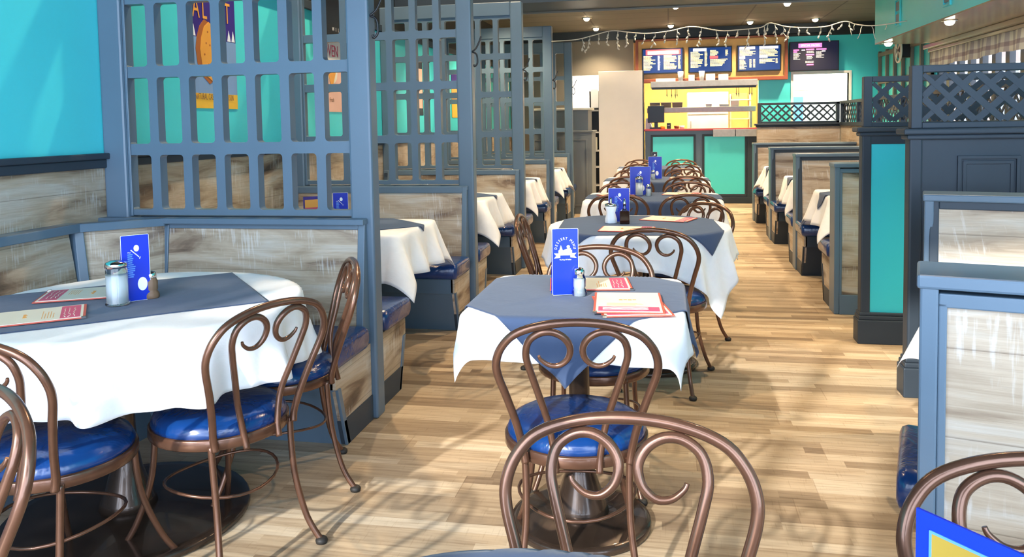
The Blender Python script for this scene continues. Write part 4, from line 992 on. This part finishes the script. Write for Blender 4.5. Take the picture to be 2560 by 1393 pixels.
def p2(t, w_):
    mb = MB(); yz_text(mb, 'OVEN', .14, -.02, 2.04, 'magenta', .8); mb.build('title_lettering', 'magenta', t)
    mb = MB(); mb.prism([(.0 + .10 * math.cos(R(a)), 1.86 + .09 * math.sin(R(a))) for a in range(0, 360, 15)], 'x', .003, .005, 'cream'); mb.prism([(-.10, 1.86), (-.02, 1.72), (.06, 1.86), (0, 1.90)], 'x', .005, .007, 'orange'); mb.build('figure', None, t)
    mb = MB(); yz_text(mb, 'Fresh', .05, -.03, 1.63, 'pepper', .8); mb.build('caption', 'pepper', t)
poster(6.14, 6.66, 1.53, 2.15, 'pink poster with magenta lettering behind the second lattice', [(.22, 'peach'), (.42, 'peach'), (.36, 'greypanel')], p2)
poster(8.55, 8.95, 1.52, 2.15, 'dark framed poster in the third left booth', [(1, 'slate2')], lambda t, w_: MB().box(.003, .005, -w_ + .03, w_ - .03, 1.6, 2.05).build('picture', 'peach', t))
poster(10.2, 10.7, 1.5, 2.1, 'orange and blue poster in the fourth left booth', [(.3, 'yellow'), (.4, 'orange'), (.3, 'purple')], lambda t, w_: None)
t = thing('wall_sign', 'black sign lettered WILD high on the left wall', 'sign', (WX + .06, 6.40, 2.25))
MB().box(-.06, .0, -.35, .35, -.10, .45).build('box', 'black', t, bevel=.006); mb = MB()
for k, ch in enumerate('WILD'): yz_text(mb, ch, .045, -.085 + k * .055, -.035, 'cardwhite', .9, .002)
mb.build('lettering', 'cardwhite', t)
# dark grid on the turquoise wall, round fan, soffit vents
t = thing('wall_grid', 'dark timber grid fixed on the turquoise wall right of the wall screen', 'wall grid', (RX - .0, 12.7, 0))
mb = MB(); ys = [-1.32 + k * .44 for k in range(7)]; zs = [1.55, 1.98, 2.42]
for y in ys: mb.box(-.045, -.002, y - .03, y + .03, 1.5, 2.48)
for z in zs: mb.box(-.05, -.002, -1.35, 1.35, z - .03, z + .03)
mb.build('grid', 'greybrown', t, bevel=.004)
t = thing('wall_fan', 'cream rimmed round wall fan under the soffit end', 'fan', (RX - .16, 12.35, 2.36))
mb = MB(); ring = [(-.02, .15 * math.cos(R(a)), .17 * math.sin(R(a))) for a in range(0, 360, 12)]; mb.tube(ring, .016, 8, closed=True); mb.build('rim', 'cream', t)
MB().box(-.01, .16, -.09, .09, -.11, .11).build('housing', 'black', t, bevel=.02)
for k in range(4):
    a = R(45 + 90 * k); MB().prism([(.02 * math.cos(a), .02 * math.sin(a)), (.13 * math.cos(a - .4), .13 * math.sin(a - .4)), (.14 * math.cos(a + .25), .14 * math.sin(a + .25))], 'x', -.03, -.022).build('blade', 'cream', t)
for k, y in enumerate((9.9, 8.25)):
    t = thing('soffit_vent', ['slotted vent on the turquoise soffit nearer the far wall', 'slotted vent on the turquoise soffit at the top edge of the photo'][k], 'vent', (2.58, y, 2.60), 0, 'soffit vents')
    MB().frame('x', [(-.10, -.16), (.10, -.16), (.10, .16), (-.10, .16)], [(-.08, -.14), (.08, -.14), (.08, .14), (-.08, .14)], -.018, -.001).build('frame', 'teal', t)
    for q in range(2): MB().box(-.012, -.002, -.075, .075, -.12 + q * .14, -.02 + q * .14).build('louvre', 'slate', t)
# window valance
t = thing('window_valance', 'grey and cream plaid valance along the right windows', 'valance', (RX - .07, 0, 0))
mb = MB(); pts = [(.015 * math.sin(k * 1.1), 5.2 + k * .076) for k in range(81)]
for z0, z1 in ((2.04, 2.25),):
    lo = [mb.bm.verts.new((x * 1.5 - .01, y, z0 + .008 * math.sin(y * 5))) for x, y in pts]; hi = [mb.bm.verts.new((x * .6, y, z1)) for x, y in pts]
    for i in range(80): f = mb.bm.faces.new((lo[i], lo[i + 1], hi[i + 1], hi[i])); f.smooth = True
mb.build('fabric', 'plaid', t, solid=.004); MB().box(-.02, .03, 5.2, 11.3, 2.245, 2.27).build('rail', 'wood_plain', t)
# plants and parked cars seen through the windows
for k, (x, y, c_) in enumerate(((7.5, 15, 'carpaint'), (7.6, 20.5, 'reds'), (7.4, 26, 'cardwhite'))):
    t = thing('parked_car', ['silver car parked outside the right windows, nearest', 'red car parked outside beyond the silver one', 'white car parked farthest along the street'][k], 'car', (x, y, -.15), 0, 'parked cars outside')
    MB().prism([(-2.1, .3), (2.1, .3), (2.15, .8), (1.3, .92), (.8, 1.42), (-1.0, 1.42), (-1.6, .95), (-2.15, .85)], 'x', -.8, .8).build('body', c_, t, bevel=.06)
    MB().prism([(1.15, .95), (.74, 1.36), (-.92, 1.36), (-1.4, .98)], 'x', -.81, .81).build('glazing', 'black', t)
    for yy in (-1.35, 1.35):
        w_ = MB(); w_.prism([(yy + .32 * math.cos(R(a)), .32 + .32 * math.sin(R(a))) for a in range(0, 360, 20)], 'x', -.84, -.62); w_.build('wheel', 'rubber', t)
        w_ = MB(); w_.prism([(yy + .32 * math.cos(R(a)), .32 + .32 * math.sin(R(a))) for a in range(0, 360, 20)], 'x', .62, .84); w_.build('wheel', 'rubber', t)

# ================================================================== LAMPS
def downlight(x, y, z, label, group, power=26, r=.05):
    t = thing('downlight', label, 'downlight', (x, y, z), 0, group)
    MB().lathe([(r, -.001), (r * 1.45, -.001), (r * 1.45, -.010), (r * 1.1, -.014), (r, -.008)], 24).build('trim_ring', 'chrome', t)
    MB().lathe([(0, -.052), (r * .5, -.048), (r * .85, -.030), (r * .95, -.004), (0, -.003)], 20).build('lamp', 'bulb', t)
    l = bpy.data.lights.new('downlight_beam', 'SPOT'); l.energy = power; l.color = WARM; l.spot_size = R(120); l.spot_blend = .8; l.shadow_soft_size = .05
    o = bpy.data.objects.new('downlight_beam', l); COL.objects.link(o); o.parent = t; o.location = (0, 0, -.07)
DL = [(-1.22, 12.3, 'ceiling downlight in front of the station, leftmost of the row'), (-1.20, 13.67, 'ceiling downlight second from the left near the back wall'), (.04, 13.64, 'ceiling downlight above the left of the menu board'), (1.30, 13.58, 'ceiling downlight above the right of the menu board'), (2.3, 13.58, 'ceiling downlight above the SPECIAL PACKS screen')]
for x, y, l in DL: downlight(x, y, 3.0, l, 'ceiling downlights by the menu board', 110)
for x, y, l in ((2.66, 10.65, 'soffit downlight at the far end of the turquoise soffit'), (2.66, 8.45, 'soffit downlight nearer the camera under the turquoise soffit')): downlight(x, y, 2.33, l, 'soffit downlights', 100)
for x, y, z, l in ((2.66, 6.3, 2.33, 'soffit downlight above the first right booth, above the photo'), (2.66, 4.2, 2.33, 'soffit downlight above the near right booth, above the photo'),
                   (-2.05, 10.6, 3.0, 'ceiling downlight above the farthest left booth'), (-1.9, 9.0, 3.0, 'ceiling downlight above the third left booth'), (.1, 9.6, 3.0, 'ceiling downlight above the fifth centre table'), (.1, 11.4, 3.0, 'ceiling downlight above the farthest centre table'),
                   (1.6, 9.6, 3.0, 'ceiling downlight above the middle right booth'), (1.6, 11.6, 3.0, 'ceiling downlight above the farthest right booth'), (-2.05, 4.7, 4.4, 'high ceiling downlight above the first left booth'), (-2.05, 6.7, 4.4, 'high ceiling downlight above the second left booth'),
                   (.2, 7.0, 4.4, 'high ceiling downlight above the fourth centre table'), (1.6, 5.0, 4.4, 'high ceiling downlight above the turquoise pillar')):
    downlight(x, y, z, l, 'downlights outside the frame', 210 if z > 3.5 else 140)

# ================================================================== STRING LIGHTS
t = thing('string_lights', 'unlit white icicle string lights draped from the fourth partition to the soffit', 'string lights', (0, 9.55, 0))
key = [(-1.37, 2.38), (-1.08, 2.39), (-.88, 2.43), (-.654, 2.478), (-.44, 2.45), (-.234, 2.43), (.02, 2.45), (.27, 2.489), (.585, 2.43), (.82, 2.435), (1.03, 2.45), (1.13, 2.495), (1.3, 2.45), (1.463, 2.432), (1.72, 2.431), (1.93, 2.48), (2.06, 2.44), (2.25, 2.423), (2.575, 2.46)]
pts = spline([(x, 0, z) for x, z in key], 6)
mb = MB(); mb.tube(pts, .0062, 6); mb.build('wire', 'wire', t)
rs = random.Random(5); bulb0 = None; nb = 0
for i in range(8, len(pts) - 3, 3):
    p = pts[i]; L = rs.choice((.06, .10, .15, .20)); q = [p.copy()]
    n = max(2, int(L / .035)); sx = rs.uniform(-.3, .3)
    for k in range(1, n + 1): q.append(Vector((p.x + sx * L * k / n + rs.uniform(-.012, .012), p.y + rs.uniform(-.02, .02), p.z - L * k / n)))
    MB().tube(q, .0042, 5).build('drop_wire', 'wire', t)
    for k in range(1, len(q)):
        if nb >= 95: break
        if bulb0 is None:
            bulb0 = MB().lathe([(0, 0), (.008, .0), (.0105, -.014), (.007, -.034), (0, -.040)], 8).build('bulb', 'wire', t); b_ = bulb0
        else: b_ = bulb0.copy(); COL.objects.link(b_)
        b_.location = q[k]; b_.rotation_euler = (rs.uniform(-.8, .8), rs.uniform(-.9, .9), 0); nb += 1
